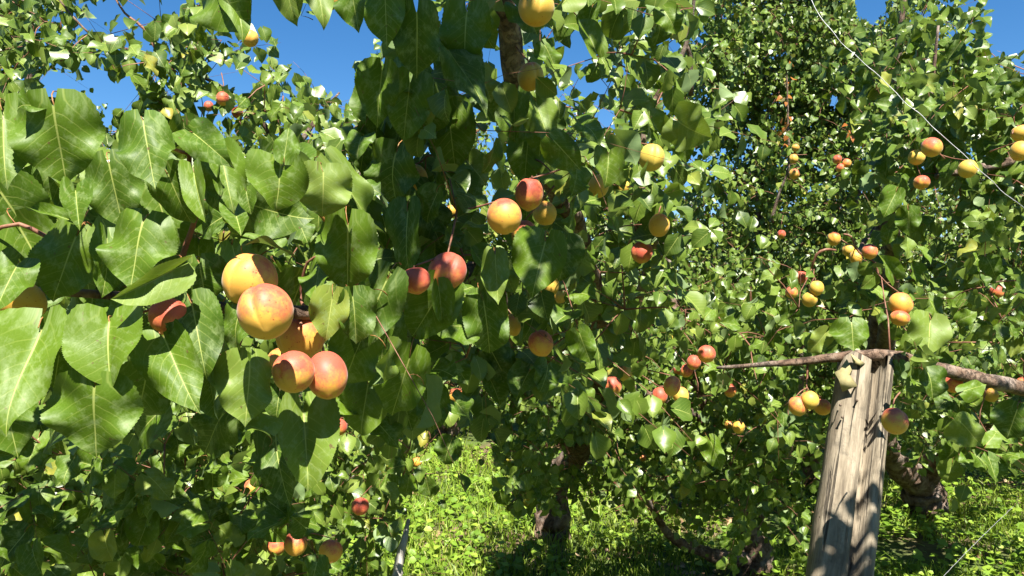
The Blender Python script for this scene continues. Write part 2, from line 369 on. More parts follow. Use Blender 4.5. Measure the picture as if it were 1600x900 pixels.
# ------------------------------------------------------------ leaf shapes
def half_width(v):
    k = np.array([0, .015, .05, .10, .17, .26, .36, .46, .56, .66, .75, .82, .88, .93, .97, 1.0])
    w = np.array([.06, .24, .36, .44, .485, .50, .495, .465, .415, .345, .26, .18, .10, .05, .02, 0.0])
    return np.interp(v, k, w)
def blade(rows, cols, fold=0.25, curl=0.25, wave=0.05, freq=2.5, ph=0.0, twist=0.2, serr=0.0, tip=0.2, petiole=0, lobe=0.11, roll=0.0, asym=0.0):
    """unit leaf: base at the origin, tip towards +Y, upper face towards +Z; returns V, F, UV, material index"""
    v = np.linspace(0, 1, rows + 1); u = np.linspace(-1, 1, 2 * cols + 1)
    U, Vv = np.meshgrid(u, v)
    hw = half_width(Vv) * (1 + asym * np.sign(U))
    edge = np.abs(U) > 0.99
    if serr: hw = hw * (1 + np.where(edge, serr * np.where((np.arange(rows + 1)[:, None] % 2) == 1, 1.0, -0.6), 0))
    x = U * hw; y = Vv - lobe * (np.abs(U) ** 1.5) * np.exp(-(Vv / 0.14) ** 2) * 2.0
    if serr: y = y - np.where(edge, 0.006 * ((np.arange(rows + 1)[:, None] % 2) == 1), 0)
    au = np.abs(x) * 2
    z = fold * np.abs(x) - roll * x * x * 2 + wave * np.sin(freq * 2 * np.pi * Vv + ph + (U > 0) * 1.7) * au ** 1.6 + 0.4 * wave * np.sin(5.3 * x + 4 * y + ph)
    uvx, uvy = x.copy(), Vv.copy()
    # bend along the midrib, stronger towards the tip, with a twist
    ang = -curl * y - tip * np.maximum(y - 0.75, 0) * 4
    tw = twist * y
    x2 = x * np.cos(tw) - z * np.sin(tw); z2 = x * np.sin(tw) + z * np.cos(tw)
    ys = np.linspace(0, 1, 41); an = -curl * ys - tip * np.maximum(ys - 0.75, 0) * 4
    cy = np.concatenate(([0], np.cumsum(np.cos(an[:-1]) / 40))); cz = np.concatenate(([0], np.cumsum(np.sin(an[:-1]) / 40)))
    yc = np.clip(y, 0, 1); Yp = np.interp(yc, ys, cy) + np.minimum(y, 0); Zp = np.interp(yc, ys, cz)
    V = np.stack((x2, Yp - z2 * np.sin(ang), Zp + z2 * np.cos(ang)), -1).reshape(-1, 3)
    w = 2 * cols + 1; i = np.arange(rows)[:, None] * w; j = np.arange(2 * cols)[None]; a = i + j
    Fc = np.concatenate((np.stack((a, a + 1, a + w + 1), -1).reshape(-1, 3), np.stack((a, a + w + 1, a + w), -1).reshape(-1, 3)))
    # drop zero-area triangles at the tip
    tri = V[Fc]; ar = np.linalg.norm(np.cross(tri[:, 1] - tri[:, 0], tri[:, 2] - tri[:, 0]), axis=1); Fc = Fc[ar > 1e-7]
    UV = np.stack((uvx.ravel() + 0.5, uvy.ravel()), -1); mi = np.zeros(len(Fc), int)
    if petiole:
        t = np.linspace(0, 1, 6 if petiole > 1 else 3)
        P = np.stack((0.05 * np.sin(3 * t), -0.26 * np.sin(t * 1.9), -0.34 * t ** 1.6), -1)
        pv, pf = tube(P, np.interp(t, [0, 1], [0.008, 0.010]), 5 if petiole > 1 else 3)
        Fc = np.vstack((Fc, pf + len(V))); mi = np.concatenate((mi, np.ones(len(pf), int)))
        V = np.vstack((V, pv)); UV = np.vstack((UV, np.zeros((len(pv), 2)) + (0.5, 0.3)))
    return V, Fc, UV, mi
HERO = []
for k in range(9):
    g = np.random.default_rng(100 + k)
    HERO.append(blade(64, 7, fold=(0.15, 0.45, 0.3, 0.75, 0.1, 0.35, 0.95, 0.2, 0.55)[k], curl=(0.35, 0.2, 0.7, 0.3, 0.1, 0.55, 0.35, 0.9, 0.25)[k],
                      wave=0.07 + 0.09 * g.random(), freq=0.9 + 1.1 * g.random(), ph=6 * g.random(), twist=g.normal() * 0.25, serr=0.02,
                      tip=0.2 + 0.5 * g.random(), petiole=2, roll=0.35 * g.random(), asym=g.normal() * 0.05))
HERO_ME = [mesh_from('leaf_blade', V, Fc, [LEAF, PETIOLE], UV, mi=mi) for V, Fc, UV, mi in HERO]
MID = []
for k in range(8):
    g = np.random.default_rng(200 + k)
    MID.append(blade(8, 2, fold=0.1 + 0.6 * g.random(), curl=0.1 + 0.8 * g.random(), wave=0.09 + 0.10 * g.random(), freq=1.2 + g.random(), ph=6 * g.random(),
                     twist=g.normal() * 0.35, tip=0.4 * g.random(), petiole=1, roll=0.5 * g.random()))
MID_ME = [mesh_from('leaf_blade_mid', V, Fc, [LEAF, PETIOLE], UV, mi=mi) for V, Fc, UV, mi in MID]
LODA = [blade(5, 1, fold=0.15 + 0.5 * g, curl=0.2 + 0.7 * g, wave=0.08, freq=1.5, ph=5 * g, twist=0.5 * (g - 0.5), tip=0.3, petiole=0) for g in (0.0, 0.25, 0.5, 0.75, 1.0)]
def lodb(fold, curl):
    V = np.array([(0, 0, 0), (-.46, .22, fold * .4), (0, .35, -.02), (.46, .22, fold * .4), (-.4, .55, fold * .3 - curl * .3), (.4, .55, fold * .3 - curl * .3), (0, 1, -curl)], float)
    Fc = np.array([(0, 2, 1), (0, 3, 2), (1, 2, 4), (2, 3, 5), (2, 6, 4), (2, 5, 6)])
    return V, Fc, V[:, :2] + (0.5, 0), np.zeros(6, int)
LODB = [lodb(f, c) for f, c in ((.1, .1), (.4, .2), (.7, .1), (.2, .45), (.55, .5))]

# ------------------------------------------------------------ fruits of the photograph: px, py, radius px, tree, blush, green, label
# tree letters: C centre tree, R right tree, M middle tree, L left tree, B tall back tree
FR = [
 (391,438,42,'C',.50,.0,'uppermost big yellow orange apricot of the near cluster, half in shade',1.0),
 (415,487,43.5,'C',.74,.1,'big apricot with pink blush lying over the uppermost one of the near cluster',.0),
 (470,526,38,'C',.6,.2,'shaded orange apricot behind the blushing one, middle of the near cluster',1.5),
 (459,581,33,'C',.78,.15,'apricot with red top and a crease, lower left of the near cluster',-.5),
 (511,586,35,'C',.92,.25,'lowest right apricot of the near cluster, long and deep red on top',.0),
 (440,566,24,'C',.3,.35,'small piece of yellow apricot peeping out behind the creased one in the near cluster',3.0),
 (264,494,31,'C',.98,.0,'red apricot half hidden by lit leaves on the grey near branch',.8),
 (30,470,36,'C',.2,.35,'shaded yellow apricot at the left end of the near branch',2.0),
 (788,338,27,'C',.66,.25,'round dull red and yellow apricot at the left of the trio beside the centre limb',0),
 (827,303,24,'C',.72,.3,'glossy red topped apricot at the top of the trio beside the centre limb',0),
 (820,366,22,'C',.62,.2,'apricot just above the big bright leaf, lowest of the centre trio',0),
 (851,333,19,'C',.25,.4,'yellow apricot partly behind the glossy red topped one in the centre',2),
 (649,278,22,'C',.45,.3,'pale dusty apricot under dark leaves left of the centre limb',0),
 (699,424,28,'C',.84,.2,'large red apricot crossed by a thin dark stalk left of the knotty limb',0),
 (650,438,23,'C',1.0,.0,'bright red apricot cut off by a dark leaf beside the stalk crossed one',0),
 (600,433,8,'L',.0,.7,'tiny bright yellow apricot showing through a gap among dark leaves',0),
 (829,120,23,'C',.35,.6,'yellow apricot with a red cap touching the upright brown limb',0),
 (838,12,28,'C',.25,.5,'big shaded yellow apricot at the top edge beside the brown limb',0),
 (853,226,15,'C',.55,.1,'narrow orange apricot in shade high above the centre trio',2),
 (723,232,16,'C',.8,.1,'rosy apricot behind dark leaves above the pale dusty one',2),
 (935,291,17,'C',.2,.5,'yellow apricot half behind a lit leaf right of the centre limb',2),
 (1018,246,20,'C',.15,.75,'lime yellow apricot with a leaf shadow across its top',0),
 (972,293,13,'C',.2,.6,'greenish apricot behind a hanging leaf right of the half hidden yellow one',2),
 (1030,352,17,'C',.4,.2,'orange shaded apricot right of the thin brown limb',1),
 (1003,394,16,'C',.92,.2,'red apricot with yellow base at the foot of the thin brown limb',0),
 (858,446,17,'C',.2,.4,'yellow apricot just under the big bright leaf',0),
 (875,462,12,'C',.2,.4,'smaller yellow apricot behind the one under the big bright leaf',3),
 (845,536,20,'C',.72,.0,'orange red apricot low in the dark centre foliage',0),
 (800,508,16,'C',.25,.5,'shaded olive yellow apricot up left of the orange red one',3),
 (808,262,12,'C',.4,.2,'small orange apricot in deep shade above the centre trio',3),
 (705,331,11,'C',.4,.2,'small orange apricot in deep shade between the dusty one and the trio',3),
 (668,600,14,'M',.75,.4,'red and yellow apricot brightly lit left of the dark centre leaves',0),
 (654,569,14,'M',.2,.8,'olive green apricot above the red and yellow one near the grassy gap',0),
 (646,592,10,'M',.2,.4,'yellow apricot touching the red and yellow one on its left',1),
 (712,618,12,'M',.5,.3,'dull orange apricot in shade right of the red and yellow one',1),
 (957,603,15,'M',.82,.4,'purple red apricot hanging at the lower left of a pair mid picture',0),
 (978,584,13,'M',.2,.9,'green yellow apricot at the upper right of the mid picture pair',0),
 (1050,603,15,'M',.62,.4,'round yellow apricot with pink cheek, top of the bright trio left of the post',0),
 (1031,618,13,'M',.95,.1,'red apricot at the lower left of the bright trio left of the post',1),
 (1064,618,13,'M',.35,.5,'yellow shaded apricot at the lower right of the bright trio left of the post',1),
 (1104,553,14,'R',.85,.1,'red orange apricot at the top of a slanting chain left of the grey bough',0),
 (1084,566,11,'R',.85,.1,'pink apricot second in the slanting chain left of the grey bough',1),
 (1073,579,10,'R',.85,.1,'pink apricot third in the slanting chain left of the grey bough',2),
 (1141,610,10,'R',.85,.0,'small salmon apricot alone between the bright trio and the post',0),
 (1154,667,10,'M',.2,.6,'small yellow apricot below the salmon one in shaded leaves',0),
 (1139,664,7,'M',.4,.2,'tiny orange apricot left of the small yellow one in shaded leaves',0),
 (1265,625,15,'R',.3,.75,'lemon yellow apricot in front of the pair just left of the post top',0),
 (1247,634,15,'R',.6,.4,'pink cheeked apricot tucked behind the lemon one left of the post',1),
 (1285,636,14,'R',.6,.0,'dark shaded orange apricot between the lemon one and the post',3),
 (1398,658,19,'R',.72,.4,'apricot with red cap and yellow belly touching the right side of the post',0),
 (1490,600,14,'R',.85,.0,'salmon apricot on the grey bough right of the post',0),
 (1548,617,12,'R',.3,.4,'shaded olive apricot under the grey bough near the right edge',1),
 (1598,600,11,'R',.7,.1,'apricot cut by the right edge where the grey bough leaves the picture',0),
 (1407,475,18,'R',.55,.1,'upper peach coloured apricot of the stacked pair above the post',0),
 (1406,497,13,'R',.6,.1,'lower peach coloured apricot of the stacked pair above the post',0),
 (1359,393,12,'R',.7,.1,'orange apricot at the right of three beside the arched pale twig',0),
 (1327,391,10,'R',.35,.3,'yellow apricot at the upper left of three beside the arched pale twig',1),
 (1338,402,11,'R',.2,.5,'bright yellow apricot in the middle of three beside the arched pale twig',0),
 (1303,373,11,'R',.6,.2,'dull brownish apricot in shade above the arched pale twig',1),
 (1276,450,12,'R',.15,.6,'yellow apricot at the upper right of the foursome up left of the post',0),
 (1265,468,12,'R',.2,.5,'yellow apricot at the bottom of the foursome up left of the post',1),
 (1252,433,9,'R',.95,.0,'red apricot at the top of the foursome up left of the post',0),
 (1237,457,10,'R',.75,.3,'red and yellow apricot at the far left of the foursome up left of the post',0),
 (1456,230,15,'R',.72,.3,'red topped apricot high in the right tree beside the loose wire',0),
 (1432,246,12,'R',.3,.5,'yellow apricot tucked behind leaves left of the red topped one near the wire',1),
 (1512,264,14,'R',.1,.8,'green yellow shaded apricot just below the loose wire',0),
 (1440,285,12,'R',.75,.0,'rosy apricot sitting on leaves under the grey side limb of the right tree',0),
 (1594,236,15,'R',.25,.5,'lower shaded apricot of two at the right edge above the wire end',0),
 (1595,208,13,'R',.25,.5,'upper shaded apricot of two at the right edge above the wire end',1),
 (1557,456,10,'R',.8,.0,'small pink apricot in bright leaves near the right edge',0),
 (1308,249,7,'B',.95,.1,'top left apricot of the small pink trio far back',0),
 (1323,255,7,'B',.6,.2,'top right apricot of the small pink trio far back',0),
 (1312,262,7,'B',.85,.1,'lowest apricot of the small pink trio far back',0),
 (1241,272,8,'B',.5,.1,'orange apricot lowest on the far back stem with red leaves',0),
 (1240,248,7,'B',.3,.3,'yellow apricot second up on the far back stem with red leaves',0),
 (1243,231,6,'B',.5,.1,'orange apricot topmost on the far back stem with red leaves',0),
 (1221,366,7,'B',.8,.1,'small red apricot far back left of the arched pale twig',0),
 (391,60,12,'L',.3,.1,'orange apricot high in the left tree against the blue sky',0),
 (348,154,11,'L',.8,.1,'dusky red apricot in shade among dark leaves under the left sky gap',0),
 (371,176,9,'L',.9,.0,'small red apricot right below the dusky one under the left sky gap',0),
 (326,166,8,'L',.9,.0,'dark crimson apricot left of the dusky one under the left sky gap',0),
 (513,-2,18,'C',.3,.4,'apricot cut by the top edge among dark hanging leaves',0),
 (529,667,14,'L',.98,.0,'red apricot left of a dry twig below the near cluster',0),
 (563,791,13,'L',.9,.0,'dark red apricot in deep shade above the thin grey stake',0),
 (462,849,17,'L',.72,.0,'orange apricot brightly lit at the right of the low left pair',0),
 (432,852,15,'L',.75,.0,'orange apricot partly hidden at the left of the low left pair',1),
 (517,861,17,'L',.5,.1,'shaded brownish orange apricot right of the low left pair',1),
 (393,762,12,'L',.5,.1,'orange apricot between leaves below the two folded near leaves',0),
 (372,771,8,'L',.3,.2,'little yellow orange apricot left of the one below the folded near leaves',0),
 (232,695,8,'L',.5,.2,'small orange apricot right of the lowest big near leaf',0),
 (887,651,7,'M',.9,.0,'tiny red apricot on the dark slanting limb',0),
 (651,722,8,'M',.5,.1,'small orange apricot at the edge of the lit grass patch',0),
 (1016,786,6,'M',.0,.7,'tiny lemon apricot low in the middle tree',0),
 (1060,577,8,'M',.85,.1,'small pink apricot at the lower end of the slanting chain',0),
 (1005,716,6,'M',.5,.1,'tiny orange apricot in shade under the middle tree foliage',0),
]
RF = 0.0245
FRUITS = []
for k, (px, py, r, tr, bl, gr, lab, back) in enumerate(FR):
    d = RF * F / r if r > 13 else RF * 0.92 * F / max(r, 6)
    d = {0: .70, 1: .655, 2: .79, 3: .735, 4: .765, 5: .82, 6: .655, 7: .675, 14: .97, 53: 2.02, 54: 2.0}.get(k, d)
    rad = r * d / F
    d += back * 0.012
    FRUITS.append(dict(px=px, py=py, r=r, d=d, rad=rad * (1 + back * 0.012 / d), P=at(px, py, d), tree=tr, bl=bl, gr=gr, label=lab))
FPX = np.array([f['px'] for f in FRUITS]); FPY = np.array([f['py'] for f in FRUITS]); FRD = np.array([f['r'] for f in FRUITS]); FD = np.array([f['d'] for f in FRUITS])
HIDE = np.array([0.55 if k in (6, 7, 14, 22, 20, 26, 28, 18, 19) else (0.95 if k < 8 else 0.82) for k in range(len(FRUITS))])

# ------------------------------------------------------------ trees
class Tree:
    def __init__(s, name, base, label, group='apricot trees of the orchard'):
        s.base = np.array(base, float); s.limbs = []; s.nodes = []; s.leaves = []; s.twigs = []
        s.root = bpy.data.objects.new(name, None); COL.objects.link(s.root); s.root.location = s.base
        s.root.empty_display_size = 0.2
        tag(s.root, label, 'tree', group)
    def limb(s, pts, R, name='limb', sides=10, m=None, rough=0.05):
        P, r = spline(pts, R)
        P = P.copy(); nn = len(P)
        P[1:-1] += rng.normal(size=(nn - 2, 3)) * r[1:-1, None] * 0.06
        bumpy = np.convolve(np.pad(rng.normal(size=nn), 2, 'edge'), np.ones(5) / 5, 'valid') * 0.12
        V, Fc = tube(P, r * (1 + bumpy), sides, rough)
        link(name, mesh_from(name, V - s.base, Fc, [m or (BARK if R[0] > 0.006 else TWIG)]), s.root)
        s.nodes += [(p, q) for p, q in zip(P, r)]
    def shoots(s, B, D, Ln, size, hold=1.0, droop=0.8, face=1.0, red=0.0):
        """leafy shoots: bases B, directions D, lengths Ln; leaves spaced along each"""
        s.twigs.append((B, D, Ln, size))
        for b, dr, ln in zip(B, D, Ln):
            n = max(4, int(ln / (0.021 if size > 0.05 else 0.018)))
            t = (np.arange(n) + rng.random(n)) / n
            bend = np.array((0, 0, -0.25 * ln))
            P = b + dr * (ln * t)[:, None] + bend * (t ** 2)[:, None]
            ang = np.arange(n) * 2.4 + rng.random() * 6
            a1 = unit(np.cross(dr, (0.3, 0.2, 0.9))); a2 = np.cross(dr, a1)
            out = np.cos(ang)[:, None] * a1 + np.sin(ang)[:, None] * a2
            L = size * (0.62 + 0.55 * rng.random(n)) * (1.0 - 0.35 * t ** 3)
            Y = unit(out * 0.65 + dr * 0.25 + np.array((0, 0, -droop)) + rng.normal(size=(n, 3)) * 0.42)
            Nn = SUN * face * 0.75 + np.array((0, -0.35, 0)) + out * 0.42 + rng.normal(size=(n, 3)) * 0.52
            Nn = unit(Nn - (Nn * Y).sum(1, keepdims=True) * Y)
            X = np.cross(Y, Nn)
            base = P + out * 0.02 * hold + np.array((0, 0, -0.004))
            s.leaves.append(dict(P=base, X=X, Y=Y, N=Nn, L=L, W=L * (0.82 + 0.22 * rng.random(n)), red=np.full(n, red), hero=np.full(n, -1)))
    def fill(s, x0, y0, x1, y1, d0, d1, K, size=0.062, clump=1.0, **kw):
        dm = 0.5 * (d0 + d1); sp = size * F / dm * 0.9
        nl = K * (x1 - x0) * (y1 - y0) / (0.42 * sp * sp); ns = int(nl / 11 * 1.35)
        px = x0 + (x1 - x0) * rng.random(ns); py = y0 + (y1 - y0) * rng.random(ns); d = d0 + (d1 - d0) * rng.random(ns)
        # clumping: pull shoots towards cluster centres
        nc = max(3, ns // 9); ci = rng.integers(0, nc, ns)
        cx, cy, cd = px[:nc][ci % max(1, min(nc, ns))], py[:nc][ci % max(1, min(nc, ns))], d[:nc][ci % max(1, min(nc, ns))]
        w = 0.35 * rng.random(ns); px = px * (1 - w) + cx * w; py = py * (1 - w) + cy * w; d = d * (1 - w) + cd * w
        B = at_v(px, py, d)
        ok = (B[:, 2] > 0.35) & (B[:, 2] < 5.5)
        for gp in GAPS: ok &= ~inside(px, py, gp)
        q = B / (0.36 if dm < 2 else 0.5)                     # boughs: dense here, hollow there
        v = np.sin(q[:, 0] * 2.9 + 1 + 1.3 * np.sin(q[:, 2] * 1.7)) + np.sin(q[:, 1] * 2.3 + 2 + np.sin(q[:, 0] * 2.1)) + np.sin(q[:, 2] * 3.1 + 1.5 * np.sin(q[:, 1] * 1.9))
        ok &= rng.random(ns) < np.clip(0.72 + 0.42 * clump * v, 0.12, 1.0)
        B = B[ok]; ns = len(B)
        D = unit(rng.normal(size=(ns, 3)) * 0.75 + np.array((0, -0.1, 0.45)))
        Ln = (0.14 + 0.26 * rng.random(ns)) * (1.0 if dm > 1.6 else 0.7)
        s.shoots(B, D, Ln, size, **kw)
    def box(s, lo, hi, ns, size=0.062):
        B = np.array(lo) + (np.array(hi) - np.array(lo)) * rng.random((ns, 3))
        D = unit(rng.normal(size=(ns, 3)) * 0.75 + np.array((0, 0, 0.3)))
        s.shoots(B, D, 0.14 + 0.24 * rng.random(ns), size)
    def twig(s, pts, R, name='twig', m=None):
        P, r = spline(pts, R, 0.012); V, Fc = tube(P, r, 7, 0.02)
        link(name, mesh_from(name, V - s.base, Fc, [m or TWIG]), s.root)
        s.nodes += [(p, q) for p, q in zip(P, r)]

T = {}
# centre tree: trunk far in the shade, long boughs reaching towards the camera
g = ground_at(862, 5.3)
c = T['C'] = Tree('apricot_tree', g, 'apricot tree filling the centre, its near branch with big leaves reaching to the left edge')
fk = at(905, 705, 4.9)
c.limb([g - (0, 0, .1), g + (0.01, -.02, .35), at(870, 745, 5.1), fk], [.13, .10, .09, .08], 'trunk', 14)
c.limb([fk, at(850, 650, 4.0), at(800, 560, 2.8), at(775, 470, 1.9), at(768, 402, 1.5)], [.075, .055, .04, .028, .024])
c.limb([at(768, 402, 1.5), at(700, 450, 1.3), at(600, 485, 1.0), at(490, 489, .80), at(430, 486, .775), at(370, 484, .76), at(270, 470, .745), at(190, 462, .73), at(60, 455, .72), at(-90, 440, .70)],
       [.022, .014, .0095, .0072, .0066, .0062, .0056, .005, .0042, .003], 'branch', 12)
c.limb([fk, at(940, 560, 3.2), at(908, 368, 2.05), at(882, 328, 1.85), at(840, 240, 1.55), at(808, 150, 1.38), at(797, 60, 1.28), at(788, -30, 1.2), at(780, -240, 1.15)],
       [.07, .04, .021, .020, .021, .0215, .020, .019, .014])
c.limb([fk, at(1010, 430, 2.7), at(997, 372, 2.25), at(1000, 290, 2.15), at(1012, 180, 2.1), at(1072, 70, 2.05), at(1090, -60, 2.0)], [.05, .018, .0105, .009, .008, .006, .004], 'branch')
c.limb([at(1080, 150, 2.1), at(1078, 90, 2.07), at(1072, 70, 2.05)], [.007, .007, .006], 'branch')
c.limb([at(700, -300, 1.4), at(640, -120, 1.0), at(560, -60, .9), at(400, -70, .85)], [.014, .010, .007, .004], 'branch')
c.limb([at(782, -240, 1.15), at(700, -300, 1.4)], [.014, .014], 'branch')
# overhead bough (above the frame) whose shade falls on the dark centre
c.limb([at(785, -200, 1.16), (-.08, .95, 2.45), (-.12, .55, 2.62), (-.1, .1, 2.7)], [.014, .012, .009, .005], 'branch')
c.box((.01, -.05, 2.36), (.26, 1.0, 2.85), 50, .068)
c.fill(-250, 300, 560, 590, .92, 1.35, 1.5, .068)
c.fill(545, -200, 790, 600, 1.0, 1.6, 2.3, .06, clump=.6)
c.fill(500, 420, 800, 640, 1.0, 1.8, 1.4, .068)
c.fill(780, -200, 1110, 260, 1.5, 2.6, 1.9, .06, clump=.6)
c.fill(770, 200, 1110, 560, 1.45, 2.6, 1.9, .06, clump=.8)
c.fill(790, 150, 910, 330, 1.2, 1.40, 3.0, .06)
c.fill(-250, 215, 520, 430, .98, 1.4, 1.8, .062, clump=.9)
c.fill(860, 100, 1120, 330, 2.6, 3.6, 1.6, .056, clump=.5)
c.fill(470, 440, 640, 560, .86, 1.0, 1.0, .066)
c.fill(600, 520, 930, 640, 1.6, 2.8, 1.2, .06)
c.fill(560, 520, 700, 790, 2.2, 3.2, .9, .058)
c.fill(870, 560, 1010, 760, 2.8, 4.2, 1.6, .056)
c.fill(770, 600, 1000, 810, 3.2, 4.8, 3.4, .056)
# right tree
g = ground_at(1442, 5.6)
r_ = T['R'] = Tree('apricot_tree', g, 'apricot tree on the right whose grey bough rests on the wooden post')
fk = at(1440, 757, 5.55)
r_.limb([g - (0, 0, .1), g + (0, 0, .12), fk], [.17, .15, .13], 'trunk', 14)
r_.limb([fk, at(1402, 725, 5.3), at(1372, 650, 4.8), at(1375, 480, 4.1), at(1388, 365, 3.6), at(1400, 120, 3.3), at(1420, -60, 3.2)], [.11, .085, .07, .05, .028, .015, .01])
r_.limb([fk, at(1472, 712, 5.3), at(1580, 640, 4.3), at(1720, 640, 3.0), at(1700, 635, 2.4), at(1600, 608, 2.08), at(1530, 592, 2.0), at(1450, 571, 1.95), at(1390, 557, 1.94), at(1330, 556, 1.95), at(1270, 563, 1.98), at(1215, 568, 2.0), at(1120, 575, 2.1)],
       [.10, .075, .055, .04, .03, .022, .019, .0165, .016, .0135, .011, .009, .004])
r_.limb([at(1580, 640, 4.3), at(1720, 420, 3.2), at(1640, 255, 2.6), at(1560, 258, 2.5), at(1500, 268, 2.5), at(1462, 276, 2.55)], [.045, .03, .02, .016, .014, .010])
r_.limb([at(1470, 275, 2.54), at(1455, 240, 2.6), at(1453, 180, 2.6), at(1458, 120, 2.62), at(1466, 40, 2.6)], [.008, .008, .0075, .006, .004], 'branch')
r_.limb([at(1372, 650, 4.8), at(1395, 380, 3.1), at(1360, 372, 2.9), at(1340, 395, 2.6)], [.05, .03, .016, .006], 'branch')
r_.twig([at(1268, 420, 2.3), at(1276, 398, 2.28), at(1290, 390, 2.27), at(1306, 391, 2.28)], [.003, .0045, .0045, .003])
r_.twig([at(1318, 366, 2.3), at(1330, 370, 2.3), at(1342, 394, 2.3), at(1368, 412, 2.3), at(1372, 440, 2.3)], [.003, .003, .003, .0035, .004])
r_.twig([at(1262, 568, 1.99), at(1261, 590, 1.985), at(1260, 612, 1.98)], [.003, .0028, .002])
r_.twig([at(1400, 560, 1.94), at(1440, 592, 1.9), at(1490, 622, 1.88)], [.004, .0032, .002])
for a in ((1160, 385, 1260, 545), (1260, 400, 1420, 545), (1420, 400, 1720, 560)):
    r_.fill(*a, 1.95, 2.9, 1.9, .058)
r_.fill(1395, 590, 1720, 720, 1.75, 2.5, 1.3, .062)
r_.fill(1385, 480, 1800, 715, 3.4, 5.4, 2.6, .056)
r_.fill(1160, 560, 1270, 720, 2.1, 2.9, .8, .056)
r_.fill(1340, -150, 1760, 130, 2.6, 3.4, 2.8, .06)
r_.fill(1350, 100, 1760, 420, 2.2, 3.3, 2.6, .06)
r_.fill(1060, 420, 1180, 600, 2.2, 3.2, 1.2, .058)
r_.box((1.1, .9, 2.5), (1.9, 1.9, 3.0), 14, .06)
r_.box((.80, .35, 2.1), (1.35, 1.0, 2.6), 34, .062)
# middle tree
g = ground_at(1178, 4.55)
m_ = T['M'] = Tree('apricot_tree', g, 'small apricot tree left of the post with a low forked brown trunk')
fk = at(1168, 835, 4.5)
m_.limb([g - (0, 0, .1), g + (0, 0, .08), fk], [.105, .085, .07], 'trunk', 12)
m_.limb([fk, at(1152, 740, 4.3), at(1112, 660, 4.1), at(1060, 520, 3.9), at(1040, 380, 4.1)], [.06, .045, .035, .025, .015])
m_.limb([at(1172, 872, 4.52), at(1130, 872, 4.4), at(1090, 858, 4.35), at(1045, 835, 4.2), at(1000, 760, 3.8)], [.055, .045, .035, .025, .012])
m_.limb([at(1112, 660, 4.1), at(1000, 610, 3.6), at(930, 580, 3.4), at(870, 560, 3.2)], [.03, .016, .008, .004], 'branch')
m_.limb([fk, at(1230, 700, 4.2), at(1260, 520, 4.0)], [.05, .035, .02])
m_.fill(930, 420, 1260, 640, 3.0, 4.5, 3.0, .052)
m_.fill(960, 620, 1270, 830, 2.9, 4.5, 3.2, .052)
m_.fill(640, 540, 760, 660, 2.8, 3.6, 1.0, .056)
# left tree
g = ground_at(250, 4.6)
l_ = T['L'] = Tree('apricot_tree', g, 'apricot tree on the left behind the near leaves, its crown against the sky')
fk = g + (0.0, -.05, .7)
l_.limb([g - (0, 0, .1), g + (0, 0, .3), fk], [.13, .11, .10], 'trunk', 14)
l_.limb([fk, at(150, 560, 3.9), at(60, 250, 3.6), at(40, 40, 3.6), at(30, -150, 3.7)], [.08, .05, .022, .015, .01])
l_.limb([fk, at(330, 600, 3.4), at(420, 420, 3.0), at(440, 260, 3.0), at(380, 160, 2.9), at(250, 90, 2.7), at(150, 60, 2.6), at(60, -40, 2.6)], [.075, .05, .028, .015, .008, .005, .004, .003])
l_.limb([at(440, 260, 3.0), at(500, 180, 3.1), at(530, 145, 3.2)], [.015, .008, .004], 'branch')
l_.limb([at(250, 90, 2.7), at(225, 45, 2.7), at(195, 20, 2.7), at(170, -20, 2.7)], [.006, .005, .004, .003], 'branch')
l_.limb([fk, at(430, 760, 3.4), at(520, 680, 2.9), at(545, 662, 2.7)], [.06, .035, .016, .006], 'branch')
l_.limb([at(430, 760, 3.4), at(405, 845, 2.7), at(385, 862, 2.4)], [.02, .012, .007], 'branch')
l_.twig([at(535, 662, 2.5), at(552, 663, 2.5), at(566, 661, 2.55)], [.003, .003, .002])
l_.fill(-300, 640, 560, 960, 2.2, 3.9, 3.6, .054)
l_.fill(-200, 600, 560, 960, 1.3, 2.1, 2.3, .068)
l_.fill(590, 630, 662, 800, 1.9, 2.8, 1.6, .058, clump=.3)
m_.fill(775, 600, 870, 800, 2.6, 3.4, 1.6, .056, clump=.3)
l_.fill(540, 640, 640, 960, 2.2, 3.6, 2.8, .056)
l_.fill(-300, 250, 620, 640, 2.0, 3.8, 3.2, .058)
l_.fill(60, -40, 420, 140, 2.3, 2.9, 1.15, .06)
l_.fill(150, 90, 480, 320, 2.3, 3.0, 2.0, .06)
l_.fill(-60, -60, 110, 200, 2.6, 3.4, 1.6, .056)
l_.fill(400, 130, 620, 340, 2.6, 3.5, 1.7, .058)
l_.fill(-300, -200, 90, 330, 3.6, 4.6, 3.0, .056)
l_.fill(460, 0, 620, 300, 3.0, 3.8, .8, .056)
# tall tree at the back
g = ground_at(1262, 6.4)
b_ = T['B'] = Tree('apricot_tree', g, 'tall apricot tree behind the post with a thin reddish shoot in its crown')
b_.limb([g - (0, 0, .1), at(1255, 700, 6.3), at(1250, 600, 6.1)], [.13, .11, .09], 'trunk', 12)
b_.limb([at(1250, 600, 6.1), at(1200, 400, 5.7), at(1180, 150, 5.6), at(1170, -80, 5.6)], [.08, .05, .035, .02])
b_.limb([at(1250, 600, 6.1), at(1330, 380, 5.7), at(1320, 150, 5.6), at(1290, -60, 5.6)], [.08, .05, .03, .02])
b_.limb([at(1205, 345, 4.9), at(1218, 300, 4.85), at(1232, 260, 4.8), at(1231, 180, 4.8), at(1229, 100, 4.8)], [.012, .010, .008, .006, .003], 'branch')
b_.fill(1060, -160, 1480, 330, 4.7, 6.6, 5.0, .050)
b_.fill(1060, 300, 1480, 640, 4.7, 6.6, 3.8, .050)
